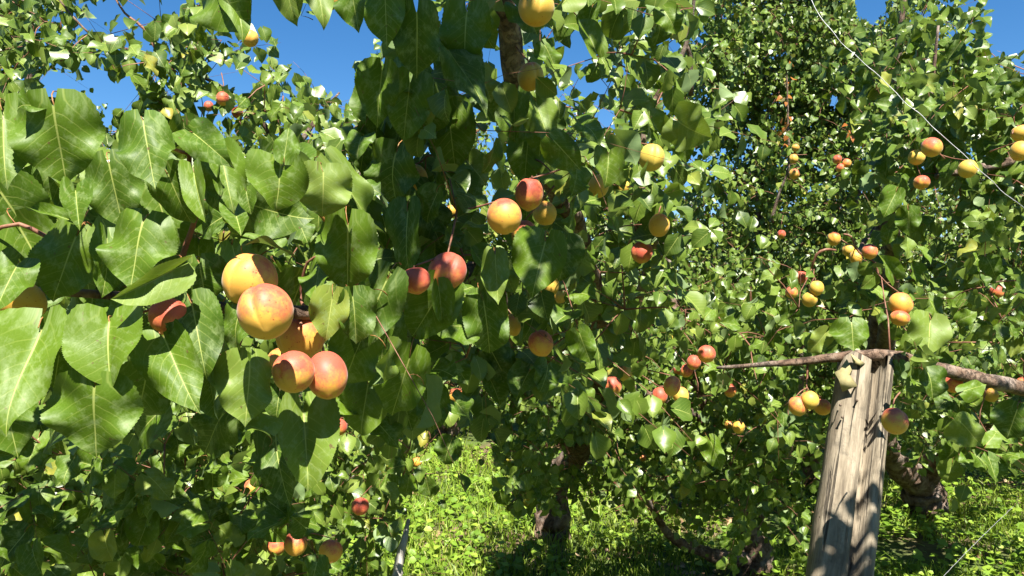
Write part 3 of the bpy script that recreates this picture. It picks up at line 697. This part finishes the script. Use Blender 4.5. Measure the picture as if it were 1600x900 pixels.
b_.fill(1040, 280, 1440, 640, 6.8, 8.0, 2.2, .06)
b_.fill(1080, 560, 1420, 720, 5.0, 6.6, 1.6, .058)
q = np.array([at(1229 + 6 * math.sin(k), 100 + 26 * k, 4.78) for k in range(6)])
b_.shoots(q, unit(rng.normal(size=(6, 3))), np.full(6, .10), .05, red=0.75)
b_.shoots(np.array([at(1312, 198, 4.8), at(1335, 203, 4.8), at(1240, 232, 4.75)]), unit(rng.normal(size=(3, 3))), np.full(3, .09), .05, red=0.8)
# further trees
def back_tree(px, y, label, lims, fills):
    g = ground_at(px, y); t = Tree('apricot_tree', g, label)
    t.limb([g - (0, 0, .1), g + (0.03, 0, .5), g + (.05, 0, .9)], [.14, .12, .10], 'trunk', 10)
    for dx, dy, top in lims:
        t.limb([g + (.05, 0, .9), g + (dx * .5, dy * .5, 1.7), g + (dx, dy, top)], [.08, .05, .02], 'limb', 8)
    for f in fills: t.fill(*f)
    return t
T['D'] = back_tree(700, 8.8, 'apricot tree behind the centre tree, seen over the lit grass', [(-1.0, -.3, 3.1), (.9, .1, 3.0), (.1, .5, 3.4)],
                   [(440, 230, 780, 640, 7.4, 9.2, 3.2, .07), (760, 240, 1100, 650, 7.4, 9.2, 3.0, .07), (560, 120, 780, 240, 7.0, 8.4, 1.1, .065), (840, 190, 1090, 250, 7.0, 8.5, 1.3, .065)])
T['E'] = back_tree(1640, 7.4, 'apricot tree at the far right behind the right tree', [(-1.0, -.2, 3.0), (.6, .1, 3.0)],
                   [(1440, 110, 1800, 700, 5.4, 7.4, 3.2, .052)])
T['F'] = back_tree(60, 7.4, 'apricot tree at the far left behind the left tree', [(-.9, -.2, 3.0), (.9, .1, 2.9)],
                   [(-300, 180, 480, 700, 5.2, 7.4, 2.8, .052)])
for px, y, lab in ((330, 11.0, 'first tree from the left of the farthest orchard row'), (760, 11.6, 'second tree from the left of the farthest orchard row'),
                   (1130, 11.2, 'third tree from the left of the farthest orchard row'), (1540, 11.4, 'rightmost tree of the farthest orchard row')):
    T['Z%d' % px] = back_tree(px, y, lab, [(-1.2, -.2, 3.1), (1.2, .1, 3.0)], [(px - 260, 330, px + 260, 615, 9.6, 11.8, 1.7, .085)])

# ------------------------------------------------------------ near leaves laid out one by one: base px, tip px, width px, depth base, depth tip, roll deg, shape
HL = [
 (86,168,97,296,128,.62,.60,14,0), (3,172,8,292,98,.63,.62,-8,1), (225,193,240,290,86,.64,.62,10,4), (62,168,38,146,40,.63,.60,30,7),
 (300,206,348,244,58,.68,.66,10,2), (345,238,364,332,74,.71,.70,-12,1), (440,262,428,330,92,.67,.66,5,6), (444,246,452,198,40,.66,.66,10,1),
 (226,350,196,452,112,.64,.62,8,4), (166,374,170,468,46,.65,.62,-25,5), (272,418,178,476,34,.64,.62,-40,3), (120,372,70,480,100,.70,.70,0,0),
 (28,414,-8,478,66,.66,.63,20,5), (118,300,124,352,46,.63,.62,0,3), (110,345,34,320,26,.64,.64,25,3), (172,258,190,362,86,.70,.70,0,0), (262,272,300,362,62,.69,.70,30,2),
 (304,272,318,348,40,.66,.64,8,3), (286,192,292,262,52,.70,.70,-30,5), (330,262,330,330,36,.71,.70,40,2), (385,300,392,335,30,.69,.68,0,3),
 (60,512,0,676,112,.63,.60,12,1), (100,510,84,612,92,.66,.66,-6,8), (130,528,120,590,60,.67,.66,10,5), (172,506,165,606,118,.63,.61,4,3), (150,605,144,724,140,.61,.60,-4,4),
 (254,527,308,645,82,.65,.62,12,1), (300,476,322,588,84,.67,.66,-10,2), (376,490,356,560,50,.70,.68,30,5), (388,566,388,670,88,.70,.68,0,4), (418,680,384,655,40,.71,.70,40,6),
 (472,642,487,770,90,.80,.76,-8,3), (432,682,442,792,70,.82,.78,16,5), (330,590,334,660,36,.70,.68,25,3), (312,412,322,478,84,.72,.72,0,0), (210,470,160,500,44,.66,.64,-10,4),
 (544,352,542,470,96,.80,.80,6,0), (522,260,604,356,54,.82,.80,-35,7), (570,290,596,300,44,.86,.84,0,4), (605,440,548,560,88,.92,.92,0,4), (640,560,606,668,80,1.0,1.0,10,0), (560,520,540,620,78,.96,.96,-10,5),
 (505,404,484,468,54,.84,.82,10,4), (505,270,505,345,90,.76,.78,0,5), (560,460,480,500,80,.90,.92,10,2), (400,322,470,350,62,.74,.74,20,7), (395,375,470,380,34,.72,.70,-40,7),
 (0,300,70,400,110,.74,.76,0,2), (30,355,90,460,100,.72,.74,20,1), (250,640,190,700,80,.78,.80,10,2), (230,580,212,668,90,.74,.74,0,5), (350,650,300,720,80,.82,.84,10,0),
 (0,600,30,720,100,.80,.82,0,4), (470,440,440,520,70,.86,.88,0,1), (240,300,285,400,90,.74,.76,-15,0), (120,640,40,700,90,.84,.86,0,2),
 (340,-40,366,48,100,.74,.72,14,0), (352,-30,392,46,44,.76,.74,-20,2), (440,-50,462,42,50,.80,.78,10,1), (488,-50,512,34,50,.82,.80,0,2), (548,-40,556,50,60,.84,.84,20,4),
 (600,-30,606,76,74,.92,.92,0,4), (650,20,656,130,80,.95,.95,-10,0), (596,110,588,200,66,1.0,1.0,10,1), (640,130,630,226,70,1.02,1.02,0,8), (700,70,762,176,70,1.05,1.02,10,1), (730,20,722,110,80,1.05,1.05,0,5),
 (700,170,712,270,82,1.15,1.15,0,2), (620,240,604,330,80,1.1,1.1,15,5), (636,330,628,440,54,1.08,1.06,20,2), (600,500,596,590,90,1.1,1.1,0,4), (575,600,560,690,80,1.15,1.15,10,2),
 (852,376,830,464,86,1.15,1.12,12,1), (884,376,878,438,62,1.2,1.18,-10,2), (690,450,640,540,82,1.0,1.0,10,2), (684,448,695,512,34,.99,.98,-20,3), (774,400,778,476,46,1.1,1.08,0,4), (755,470,770,568,72,1.12,1.1,10,5),
 (905,520,925,572,44,1.35,1.33,0,4), (1060,188,1106,222,54,1.45,1.43,20,5), (1068,200,1072,258,40,1.5,1.5,10,4), (930,80,905,20,40,1.3,1.3,0,3), (730,250,760,290,60,1.2,1.2,0,1), (650,300,700,380,80,1.2,1.2,0,0),
 (520,462,508,534,62,.775,.77,5,1), (550,464,560,542,60,.79,.78,-8,8), (806,150,800,222,58,1.3,1.28,6,3), (838,158,858,226,60,1.32,1.3,-8,1), (826,214,818,290,64,1.4,1.38,10,5), (866,236,872,300,56,1.5,1.48,-12,2), (890,250,876,318,58,1.6,1.58,12,4), (848,190,842,250,50,1.36,1.35,20,0),
 (1330,505,1335,548,58,1.85,1.83,10,4), (1455,500,1448,556,64,1.85,1.83,-10,1), (1500,500,1528,488,24,1.85,1.83,20,7), (1395,430,1378,398,34,1.95,1.93,10,3), (1420,330,1422,372,36,2.1,2.1,0,4), (1400,300,1380,340,34,2.1,2.1,20,1),
 (1505,612,1545,598,30,1.88,1.86,20,4), (1290,520,1262,556,30,1.9,1.9,0,5), (1405,568,1412,598,26,1.9,1.9,0,4), (1438,578,1430,615,26,1.88,1.87,20,4), (1500,660,1540,700,50,1.7,1.7,0,4), (1590,640,1570,690,60,1.6,1.6,0,0),
 (1110,690,1130,740,34,2.6,2.6,0,4), (705,690,690,730,44,2.2,2.2,0,5),
]
hp = dict(P=[], X=[], Y=[], N=[], L=[], W=[], red=[], hero=[])
hg = np.random.default_rng(11)
for (bx, by, tx, ty, w, d0, d1, roll, shp) in HL:
    roll = roll + hg.normal() * 13; d1 = d1 + hg.normal() * 0.016
    B, Tp = at(bx, by, d0), at(tx, ty, d1)
    L = np.linalg.norm(Tp - B); Y = (Tp - B) / L
    Nn = unit(CAM - 0.5 * (B + Tp)) * 0.75 + SUN * 0.45
    Nn = unit(Nn - (Nn @ Y) * Y); X = np.cross(Y, Nn)
    a = math.radians(roll); Nn, X = Nn * math.cos(a) + X * math.sin(a), X * math.cos(a) - Nn * math.sin(a)
    W = w / F * 0.5 * (d0 + d1) / max(0.6, math.cos(a))
    L2 = L * 1.0
    for k, v in zip(('P', 'X', 'Y', 'N', 'L', 'W', 'red', 'hero'), (B, X, Y, Nn, L2, W, 0.0, shp)): hp[k].append(v)
T['C'].leaves.append({k: np.array(v) for k, v in hp.items()})
# the young red shoots of the near branch
c.twig([at(520, 372, .84), at(512, 350, .81), at(485, 318, .79), at(458, 284, .78)], [.0022, .002, .0018, .0014], m=PETIOLE)
c.twig([at(485, 316, .79), at(492, 292, .785), at(505, 280, .785), at(522, 268, .79)], [.0016, .0015, .0013, .0011], m=PETIOLE)
c.twig([at(145, 532, .66), at(120, 530, .655), at(90, 524, .65), at(60, 520, .645)], [.0018, .0016, .0014, .0011], m=PETIOLE)
c.twig([at(150, 480, .73), at(160, 505, .69), at(145, 532, .66)], [.0022, .002, .0018])
c.twig([at(310, 478, .75), at(296, 470, .73), at(250, 480, .69), at(215, 490, .66), at(195, 494, .65)], [.0018, .0014, .0013, .0012, .001], m=PETIOLE)
c.twig([at(300, 300, .72), at(296, 240, .70), at(318, 244, .69), at(345, 236, .68)], [.0022, .0024, .002, .0012])
c.twig([at(296, 240, .70), at(270, 232, .68), at(235, 200, .66)], [.002, .0015, .0011])
c.twig([at(270, 470, .745), at(285, 400, .74), at(305, 340, .73), at(300, 300, .72)], [.004, .003, .0026, .0022])
c.twig([at(375, 560, .73), at(372, 545, .74), at(384, 515, .75), at(392, 492, .76)], [.0012, .0014, .0016, .0025])
c.twig([at(375, 545, .735), at(385, 560, .715), at(388, 568, .70)], [.0013, .0012, .001])
c.twig([at(120, 460, .73), at(110, 400, .72), at(30, 350, .70), at(-20, 368, .70)], [.003, .0024, .002, .002])
c.twig([at(675, 440, 1.22), at(685, 425, 1.20), at(712, 402, 1.19), at(735, 398, 1.2)], [.0012, .0016, .002, .002])
c.twig([at(500, 489, .81), at(470, 470, .86), at(480, 410, .85), at(505, 400, .84)], [.003, .002, .0016, .0012])
c.twig([at(560, 488, .93), at(556, 420, .86), at(550, 370, .82), at(544, 350, .80)], [.003, .002, .0016, .0013])

# ------------------------------------------------------------ prune leaves that close the gaps or would run through other things
POST_POLY = [(1300, 572), (1395, 572), (1375, 760), (1365, 910), (1245, 910), (1280, 760)]
GRASS_WIN = [[(664, 662), (772, 662), (772, 762), (664, 762)], [(640, 775), (780, 775), (800, 805), (960, 810), (1060, 870), (1150, 960), (600, 960), (640, 860)], [(1385, 740), (1700, 740), (1700, 960), (1370, 960)], [(860, 690), (930, 690), (930, 730), (860, 730)]]
TREES = list(T.items())
SUNLIT = [(FRUITS[k]['P'], .055, 1.0) for k in (0, 1, 3, 4, 8, 9)] + [(at(.5 * (h[0] + h[2]), .5 * (h[1] + h[3]), h[5]), .045, .8) for h in HL if h[5] < .76 and h[1] > 140 and h[4] > 50]
for key, t in TREES:
    L = {k: np.concatenate([q[k] for q in t.leaves]) for k in t.leaves[0]}
    n = len(L['L']); mass = L['hero'] < 0
    cen = L['P'] + L['Y'] * (L['L'] * 0.45)[:, None]
    px, py, d = proj(cen); rpx = 0.42 * L['L'] * F / np.maximum(d, .05)
    kill = np.zeros(n, bool); inview = d > 0.05
    for gp in GAPS:
        for ox, oy in ((0, 0), (.8, 0), (-.8, 0), (0, .8), (0, -.8)) if d.mean() < 20 else ((0, 0),):
            kill |= inside(px + ox * rpx * .7, py + oy * rpx * .7, gp) & (rng.random(n) > 0.05)
    near_post = inside(px, py, POST_POLY) & (d < 2.02)
    kill |= near_post
    for gp in GRASS_WIN: kill |= inside(px, py, gp) & (d < 5.0) & (rng.random(n) > 0.05)
    for k in range(len(FRUITS)):
        dist = np.hypot(px - FPX[k], py - FPY[k])
        kill |= (dist < FRD[k] * HIDE[k] + 0.7 * rpx) & (d < FD[k] + 0.03) & (rng.random(n) > 0.06)
    kill |= mass & (d > 0.02) & (d < 0.86) & (px > -150) & (px < 1750) & (py > -120) & (py < 1000)
    kill |= mass & (np.linalg.norm(cen - CAM, axis=1) < 0.5)
    kill |= L['P'][:, 2] < 0.12
    # the near cluster and the near leaves hang in open sun: the boughs above them are thin there
    for Q, rad_, pr in SUNLIT:
        w = cen - Q; tt = w @ SUN
        kill |= (tt > 0.04) & (np.linalg.norm(w - tt[:, None] * SUN, axis=1) < rad_) & (rng.random(n) < pr)
    keep = ~(kill & mass)
    t.L = {k: v[keep] for k, v in L.items()}
    t.cen = cen[keep]

# which leaves show: nearest first on a coarse screen grid
allc = np.concatenate([t.cen for _, t in TREES]); own = np.concatenate([np.full(len(t.cen), i) for i, (_, t) in enumerate(TREES)])
idx = np.concatenate([np.arange(len(t.cen)) for _, t in TREES]); allL = np.concatenate([t.L['L'] for _, t in TREES])
px, py, d = proj(allc); infr = (px > -5) & (px < 1605) & (py > -5) & (py < 905) & (d > .1)
score = np.where(infr, allL * F / np.maximum(d, .1), 0)
order = np.argsort(d); cell = 9; grid = np.zeros((900 // cell + 4, 1600 // cell + 4), np.int16)
for o in order:
    if not infr[o]: continue
    cx, cy = int(px[o] / cell) + 1, int(py[o] / cell) + 1
    if grid[cy, cx] >= 2: score[o] = 0; continue
    rr = int(0.36 * score[o] / cell)
    grid[max(0, cy - rr):cy + rr + 1, max(0, cx - rr):cx + rr + 1] += 1
total_leaves = 0
for i, (key, t) in enumerate(TREES):
    s = score[own == i]; L = t.L; n = len(L['L'])
    pick = np.zeros(n, bool)
    cand = np.argsort(-np.where(L['hero'] >= 0, 1e6, s))[:300]
    pick[cand[(s[cand] > 9.0) | (L['hero'][cand] >= 0)]] = True
    dd = proj(t.cen)[2]
    for o in np.nonzero(pick)[0]:
        hero = L['hero'][o]; big = L['L'][o] * F / dd[o] > 42
        me = HERO_ME[hero] if hero >= 0 else (HERO_ME[o % 9] if big else MID_ME[o % 8])
        ob = bpy.data.objects.new('leaf', me); COL.objects.link(ob); ob.parent = t.root
        R = np.stack((L['X'][o] * L['W'][o], L['Y'][o] * L['L'][o], L['N'][o] * (L['W'][o] + L['L'][o]) * .5), 1)
        M = np.eye(4); M[:3, :3] = R; M[:3, 3] = L['P'][o] - t.base
        ob.matrix_basis = Matrix(M.tolist())
    rest = ~pick
    Vs, Fs, UVs, rn, rd = [], [], [], [], []; off = 0
    r = rng.random(n)
    lod = np.where((dd < 3.4) & (score[own == i] > 0), 0, 1)
    for kind, lib in ((0, LODA), (1, LODB)):
        sel = np.nonzero(rest & (lod == kind))[0]; var = rng.integers(0, len(lib), len(sel))
        for v, (bV, bF, bUV, _) in enumerate(lib):
            q = sel[var == v]
            if not len(q): continue
            R = np.stack((L['X'][q] * L['W'][q, None], L['Y'][q] * L['L'][q, None], L['N'][q] * ((L['W'][q] + L['L'][q]) * .5)[:, None]), 2)
            V = np.einsum('nij,vj->nvi', R, bV) + (L['P'][q] - t.base)[:, None]
            Fs.append((bF[None] + (np.arange(len(q)) * len(bV))[:, None, None]).reshape(-1, 3) + off)
            Vs.append(V.reshape(-1, 3)); UVs.append(np.tile(bUV, (len(q), 1))); off += len(q) * len(bV)
            rn.append(np.repeat(r[q], len(bV))); rd.append(np.repeat(L['red'][q], len(bV)))
    if Vs:
        me = mesh_from('foliage', np.vstack(Vs), np.vstack(Fs), [LEAF_FAR], np.vstack(UVs), {'rnd': np.concatenate(rn), 'red': np.concatenate(rd)})
        o = link('foliage', me, t.root); o['kind'] = 'stuff'
    total_leaves += n
    # shoots as thin stems, each joined to the nearest wood already there
    nodes = np.array([p for p, _ in t.nodes])
    parts = []
    B = np.concatenate([q[0] for q in t.twigs]) if t.twigs else np.zeros((0, 3))
    if len(B):
        D = np.concatenate([q[1] for q in t.twigs]); Ln = np.concatenate([q[2] for q in t.twigs])
        dist = np.full(len(B), np.inf); tgt = np.zeros((len(B), 3))
        for a in range(0, len(nodes), 1):
            q = np.linalg.norm(B - nodes[a], axis=1); m = q < dist; dist[m] = q[m]; tgt[m] = nodes[a]
        done = np.zeros(len(B), bool)
        for _ in range(len(B)):
            j = int(np.argmin(np.where(done, np.inf, dist))); done[j] = True
            a, b = tgt[j], B[j]
            if dist[j] > 0.45: a = b + (a - b) * 0.45 / dist[j]; dist[j] = 0.45
            fat = 0.0017 if t.base[1] < 8 else 0.004
            sag = np.array((0, 0, 0.06 * dist[j]))
            tt = np.array((0, .35, .7, 1.0))[:, None]
            Pc = a + (b - a) * tt + sag * np.sin(tt * np.pi) + rng.normal(size=(4, 3)) * 0.02 * dist[j] * np.array((0, 1, 1, 0))[:, None]
            e = np.array([b + D[j] * Ln[j] * q + np.array((0, 0, -.25 * Ln[j])) * q * q for q in (.5, 1.0)])
            Pc = np.vstack((Pc, e)); rr = np.array((1.5, 1.2, 1.0, .8, .5, .25)) * fat * (0.7 + 0.6 * rng.random())
            if proj(b)[2] < 1.7: rr = rr * 0.62
            gx_, gy_, _d = proj(Pc)
            hidden = not any(inside(gx_, gy_, gp).any() for gp in GAPS) and proj(b)[2] > 0
            if hidden or proj(b)[2] < 0.3: parts.append(tube(Pc, rr, 4 if proj(b)[2] < 2.2 else 3))
            q = np.linalg.norm(B - b, axis=1); m = (~done) & (q < dist); dist[m] = q[m]; tgt[m] = b
        if t.base[1] < 8: t.nodes += [(b + dr * ln * q + np.array((0, 0, -.25 * ln * q * q)), .001) for b, dr, ln in zip(B, D, Ln) for q in (0, .35, .7)]
        V, Fc = join(parts)
        o = link('twigs', mesh_from('twigs', V - t.base, Fc, [TWIG]), t.root); o['kind'] = 'stuff'
print('leaves in all', total_leaves)

# ------------------------------------------------------------ the orchard goes on behind and beside the viewpoint
def surround():
    Bs = []
    for cx, cy, rx, ry, h in [(-3.2, -4.6, 2.0, 1.6, 3.9), (0.6, -5.2, 2.0, 1.6, 3.8), (4.2, -4.4, 2.0, 1.6, 3.9), (-7, -2, 1.8, 2.2, 3.8), (-6.6, 2.4, 1.7, 2.0, 3.7), (7.4, -1, 1.8, 2.2, 3.8), (7.0, 3.4, 1.6, 2.0, 3.7),
                              (-3.2, -9, 2.4, 2, 4.2), (1, -9.5, 2.4, 2, 4.2), (5, -9, 2.4, 2, 4.2), (-10.5, 6, 2, 2.4, 4), (11, 7, 2, 2.4, 4)]:
        n = 2600; q = unit(rng.normal(size=(n, 3))) * (rng.random((n, 1)) ** 0.3)
        Bs.append(np.array((cx, cy, h * .5 + .25)) + q * np.array((rx, ry, h * .5)) * (1 + .15 * np.sin(q[:, :1] * 9) * np.cos(q[:, 1:2] * 7)))
    B = np.vstack(Bs); n = len(B); Y = unit(rng.normal(size=(n, 3)) * .6 + (0, 0, -.6)); Nn = unit(SUN * .5 + rng.normal(size=(n, 3)) * .7)
    Nn = unit(Nn - (Nn * Y).sum(1, keepdims=True) * Y); X = np.cross(Y, Nn); L = .14 * (.6 + .8 * rng.random(n)); bV, bF, bUV, _ = LODB[1]
    Rm = np.stack((X, Y, Nn), 2) * L[:, None, None]
    V = np.einsum('nij,vj->nvi', Rm, bV) + B[:, None]; Fc = (bF[None] + (np.arange(n) * len(bV))[:, None, None]).reshape(-1, 3)
    o = link('orchard_foliage', mesh_from('orchard_foliage', V.reshape(-1, 3), Fc, [LEAF_FAR], np.tile(bUV, (n, 1)), {'rnd': np.repeat(rng.random(n), len(bV)), 'red': np.zeros(n * len(bV))}))
    tag(o, 'dense green foliage of the rest of the orchard all around', 'foliage', kind='stuff')
surround()

# ------------------------------------------------------------ apricots
for x0, y0, d0, x1, y1, d1 in ((380, 478, .79, 391, 425, .72), (415, 484, .775, 417, 468, .70), (470, 490, .79, 470, 508, .775), (465, 490, .80, 462, 560, .785), (492, 492, .81, 508, 560, .815), (440, 490, .80, 441, 555, .83)):
    c.twig([at(x0, y0, d0), at((x0 + x1) / 2, (y0 + y1) / 2, max(d0, d1) + .008), at(x1, y1, d1)], [.0024, .0018, .0016], 'spur')
def fruit_mesh(nu, nv, groove, elong=1.06):
    th = np.linspace(0, np.pi, nv + 1); ph = np.linspace(0, 2 * np.pi, nu, endpoint=False)
    TH, PH = np.meshgrid(th, ph, indexing='ij')
    dp = (PH - groove + np.pi) % (2 * np.pi) - np.pi
    r = 1.0 - 0.10 * np.exp(-(dp / 0.13) ** 2) * np.sin(TH) ** 0.6 + 0.035 * np.exp(-((np.abs(dp) - 0.42) / 0.3) ** 2) * np.sin(TH)
    rho = np.sin(TH) * r; x = rho * np.cos(PH) * 0.97; y = rho * np.sin(PH)
    z = np.cos(TH) * elong - 0.30 * np.exp(-(TH / 0.26) ** 2) + 0.05 * np.exp(-((np.pi - TH) / 0.2) ** 2)*-1
    V = np.stack((x, y, z), -1).reshape(-1, 3); i = np.arange(nv)[:, None] * nu; j = np.arange(nu)[None]; k = (j + 1) % nu
    Fc = np.concatenate((np.stack((i + j, i + nu + j, i + nu + k), -1).reshape(-1, 3), np.stack((i + j, i + nu + k, i + k), -1).reshape(-1, 3)))
    tri = V[Fc]; ar = np.linalg.norm(np.cross(tri[:, 1] - tri[:, 0], tri[:, 2] - tri[:, 0]), axis=1); Fc = Fc[ar > 1e-7]
    return V * 0.024, Fc
FM = {}
for lod, (nu, nv) in enumerate(((72, 44), (28, 18))):
    for g in range(4):
        V, Fc = fruit_mesh(nu, nv, (-1.75, -1.2, -2.4, 1.5)[g], (1.02, 1.08, 1.0, 1.05)[g]); FM[lod, g] = mesh_from('apricot', V, Fc, [FRUIT])
stemP, stemR = spline([(0, 0, .015), (.0006, .001, .020), (.002, 0, .026)], [.0013, .0012, .0016], .004)
sv, sf = tube(stemP, stemR, 6); STEM = mesh_from('stem', sv, sf, [TWIG])
GROOVE = {0: 0, 1: 0, 3: 2, 4: 3, 8: 3, 9: 2}
for k, f in enumerate(FRUITS):
    o = link('apricot', FM[0 if f['r'] > 18 else 1, GROOVE.get(k, k % 4)]); o.location = f['P']
    s = f['rad'] / 0.024; o.scale = (s, s, s)
    tilt = rng.normal(size=2) * 0.22; o.rotation_euler = (tilt[0] - 0.38, tilt[1], rng.normal() * 0.5)
    if k == 1: o.rotation_euler = (-0.75, -0.25, 0.1)
    if k == 0: o.rotation_euler = (-0.8, 0.3, -0.3)
    if k == 3: o.rotation_euler = (-0.6, 0.1, 0.25)
    if k == 4: o.rotation_euler = (-.6, -0.25, 0.0); o.scale = (s * .92, s, s * 1.06)
    if k in (2, 5): o.rotation_euler[0] = -0.7
    if k > 4: o.scale = tuple(s * (1 + .06 * v) for v in rng.normal(size=3))
    o.color = (f['bl'], f['gr'], 0, 1)
    tag(o, f['label'], 'apricot', 'apricots hanging in the trees')
    if f['r'] > 9:
        link('stem', STEM, o)
    if k < 6: continue
    # short bearing twig of the tree that carries it
    t = T[f['tree']]; nodes = np.array([p for p, _ in t.nodes]); top = np.array(f['P']) + np.array((0, .007, .025)) * s
    q = np.linalg.norm(nodes - (top + (0, .02, .02)), axis=1); a = nodes[int(np.argmin(q))]
    if q.min() > 0.07: a = top + (a - top) * 0.07 / q.min()
    if q.min() > 0.015:
        mid = (a + top) / 2 + np.array((0, .008, 0))
        P, r = spline([a, mid, top], [.0019, .0016, .0012], .03); V, Fc = tube(P, r, 5)
        link('spur', mesh_from('spur', V - t.base, Fc, [TWIG]), t.root); t.nodes += [(p, .002) for p in P[len(P) // 2:]]

# ------------------------------------------------------------ wooden post that carries the right bough
top, bot = at(1350, 574, 1.97), at(1309, 900, 1.66)
dr = unit(bot - top); foot = top + dr * ((top[2] + 0.15) / -dr[2])
sec = np.array([(-.070, .012), (-.066, -.046), (-.050, -.056), (-.012, -.064), (.004, -.062), (.003, -.056), (.006, -.002), (.036, .004), (.041, -.058), (.050, -.066), (.066, -.060), (.074, -.036), (.072, .03), (.05, .06), (-.05, .062)])
ns = 46; ts = np.linspace(0, 1, ns); ax = foot - top; Z = unit(ax)
Xd = unit(np.cross(np.array((0., 1, 0)), Z)); 
if Xd[0] < 0: Xd = -Xd
Yd = np.cross(Z, Xd); 
if Yd[1] < 0: Yd = -Yd
rings = []
g = np.random.default_rng(5); ph = g.random(4) * 6
wobble = np.zeros_like(sec)
for t_ in ts:
    wobble = wobble * 0.93 + g.normal(size=sec.shape) * 0.0006
    q = sec.copy() * (0.89 + 0.08 * t_)
    q[6:8, 1] -= np.clip((t_ - .22) * 0.25, 0, .040)           # the split closes lower down
    q = q + wobble + g.normal(size=q.shape) * 0.0003
    sh = np.array((0.006 * math.sin(5 * t_ + ph[0]), 0.005 * math.sin(7 * t_ + ph[1])))
    a_ = math.radians(-14); q = np.stack((q[:, 0] * math.cos(a_) - q[:, 1] * math.sin(a_), q[:, 0] * math.sin(a_) + q[:, 1] * math.cos(a_)), 1) * (-1 if False else 1)
    q = q + sh
    topcut = (0.014 * np.sin(q[:, 0] * 90) + q[:, 0] * 0.15 + g.normal(size=len(q)) * 0.005) if t_ == 0 else 0
    rings.append(top + ax * t_ + Xd * q[:, :1] + Yd * q[:, 1:] - Z * np.reshape(topcut, (-1, 1)) if t_ == 0 else top + ax * t_ + Xd * q[:, :1] + Yd * q[:, 1:])
V = np.vstack(rings); k = len(sec); base0 = foot.copy(); base0[2] = 0
i = np.arange(ns - 1)[:, None] * k; j = np.arange(k)[None]; jj = (j + 1) % k
Fc = np.concatenate((np.stack((i + j, i + jj, i + k + jj), -1).reshape(-1, 3), np.stack((i + j, i + k + jj, i + k + j), -1).reshape(-1, 3)))
cv = V[:k].mean(0) + (0, .01, 0.004); V = np.vstack((V, cv)); Fc = np.vstack((Fc, np.stack((np.full(k, len(V) - 1), (np.arange(k) + 1) % k, np.arange(k)), -1)))
post = bpy.data.objects.new('wooden_post', None); COL.objects.link(post); post.location = base0
tag(post, 'thick weathered wooden post leaning under the grey bough', 'post')
# timber stored with its grain along local z, so the texture runs with the wood
Rm = np.stack((Xd, Yd, -Z), 1)
o = link('timber', mesh_from('timber', (V - foot) @ Rm, Fc, [WOOD], smooth=False), post)
M = np.eye(4); M[:3, :3] = Rm; M[:3, 3] = foot - base0; o.matrix_basis = Matrix(M.tolist())
def flake(pts, th, name):
    P = np.array([at(*p) for p in pts]); cc = P.mean(0); n = len(P); back = P + np.array((0, th, 0.001))
    V = np.vstack((P, cc - (0, .003, 0), back, cc + (0, th, 0)))
    Fs = []
    for a in range(n):
        b = (a + 1) % n; Fs += [(a, b, n), (n + 1 + b, n + 1 + a, 2 * n + 1), (a, n + 1 + a, n + 1 + b), (a, n + 1 + b, b)]
    o = link(name, mesh_from(name, V - base0, np.array(Fs), [PALE], smooth=False), post)
flake([(1324, 562, 1.865), (1331, 578, 1.85), (1328, 585, 1.86), (1340, 603, 1.835), (1317, 612, 1.845), (1311, 594, 1.85), (1304, 582, 1.87), (1313, 578, 1.86)], .004, 'splinter')
flake([(1330, 553, 1.90), (1340, 560, 1.90), (1352, 568, 1.90), (1345, 572, 1.89), (1334, 567, 1.89)], .004, 'splinter')
def ball_nail(px, py, dd):
    V, Fc = tube([at(px, py, dd + .02), at(px, py, dd), at(px, py, dd - .004)], [.0022, .0022, .0035], 8)
    link('nail', mesh_from('nail', V - base0, Fc, [NAIL], smooth=False), post)
ball_nail(1336, 605, 1.845); ball_nail(1339, 626, 1.83); ball_nail(1316, 652, 1.80); ball_nail(1313, 633, 1.815)

# thin grey stake low left of centre
s0, s1 = at(638, 812, 2.5), at(619, 905, 2.35); dd_ = unit(s1 - s0); ft = s0 + dd_ * ((s0[2] + .1) / -dd_[2])
P, r = spline([s0, s0 + (ft - s0) * .12, s0 + (ft - s0) * .5, ft], [.006, .016, .021, .024]); P[2:-2] += rng.normal(size=(len(P) - 4, 3)) * .0015
V, Fc = tube(P, r, 8, .05); o = link('stake', mesh_from('stake', V - (ft[0], ft[1], 0), Fc, [GREYWOOD], smooth=False)); o.location = (ft[0], ft[1], 0)
tag(o, 'thin grey wooden stake pointing up under the left foliage', 'stake')

# loose wires
def wire(pts, r, wob, label):
    P, rr = spline([at(*p) for p in pts], [r] * len(pts), .015); n = len(P)
    P += np.stack((np.sin(np.arange(n) * .9), np.cos(np.arange(n) * 1.3), np.sin(np.arange(n) * .53)), -1) * wob
    V, Fc = tube(P, rr, 6); o = link('wire', mesh_from('wire', V - P[0], Fc, [WIRE])); o.location = P[0]
    tag(o, label, 'wire')
wire([(1235, -60, 2.1), (1265, -5, 2.05), (1290, 38, 2.0), (1335, 85, 1.97), (1372, 118, 1.95), (1400, 145, 1.93), (1440, 182, 1.9), (1470, 210, 1.88), (1505, 240, 1.86), (1550, 285, 1.84), (1600, 324, 1.82), (1700, 400, 1.8)], .0009, .0016,
     'long slack silvery wire slanting down through the right tree')
wire([(1585, 790, 3.4), (1545, 828, 3.2), (1505, 868, 3.0), (1470, 905, 2.85)], .0009, .0005, 'short thin taut wire low at the right above the shaded grass')

print('triangles', sum(len(m.polygons) for m in {o.data for o in COL.objects if o.type == 'MESH'}), 'objects', len(COL.objects))
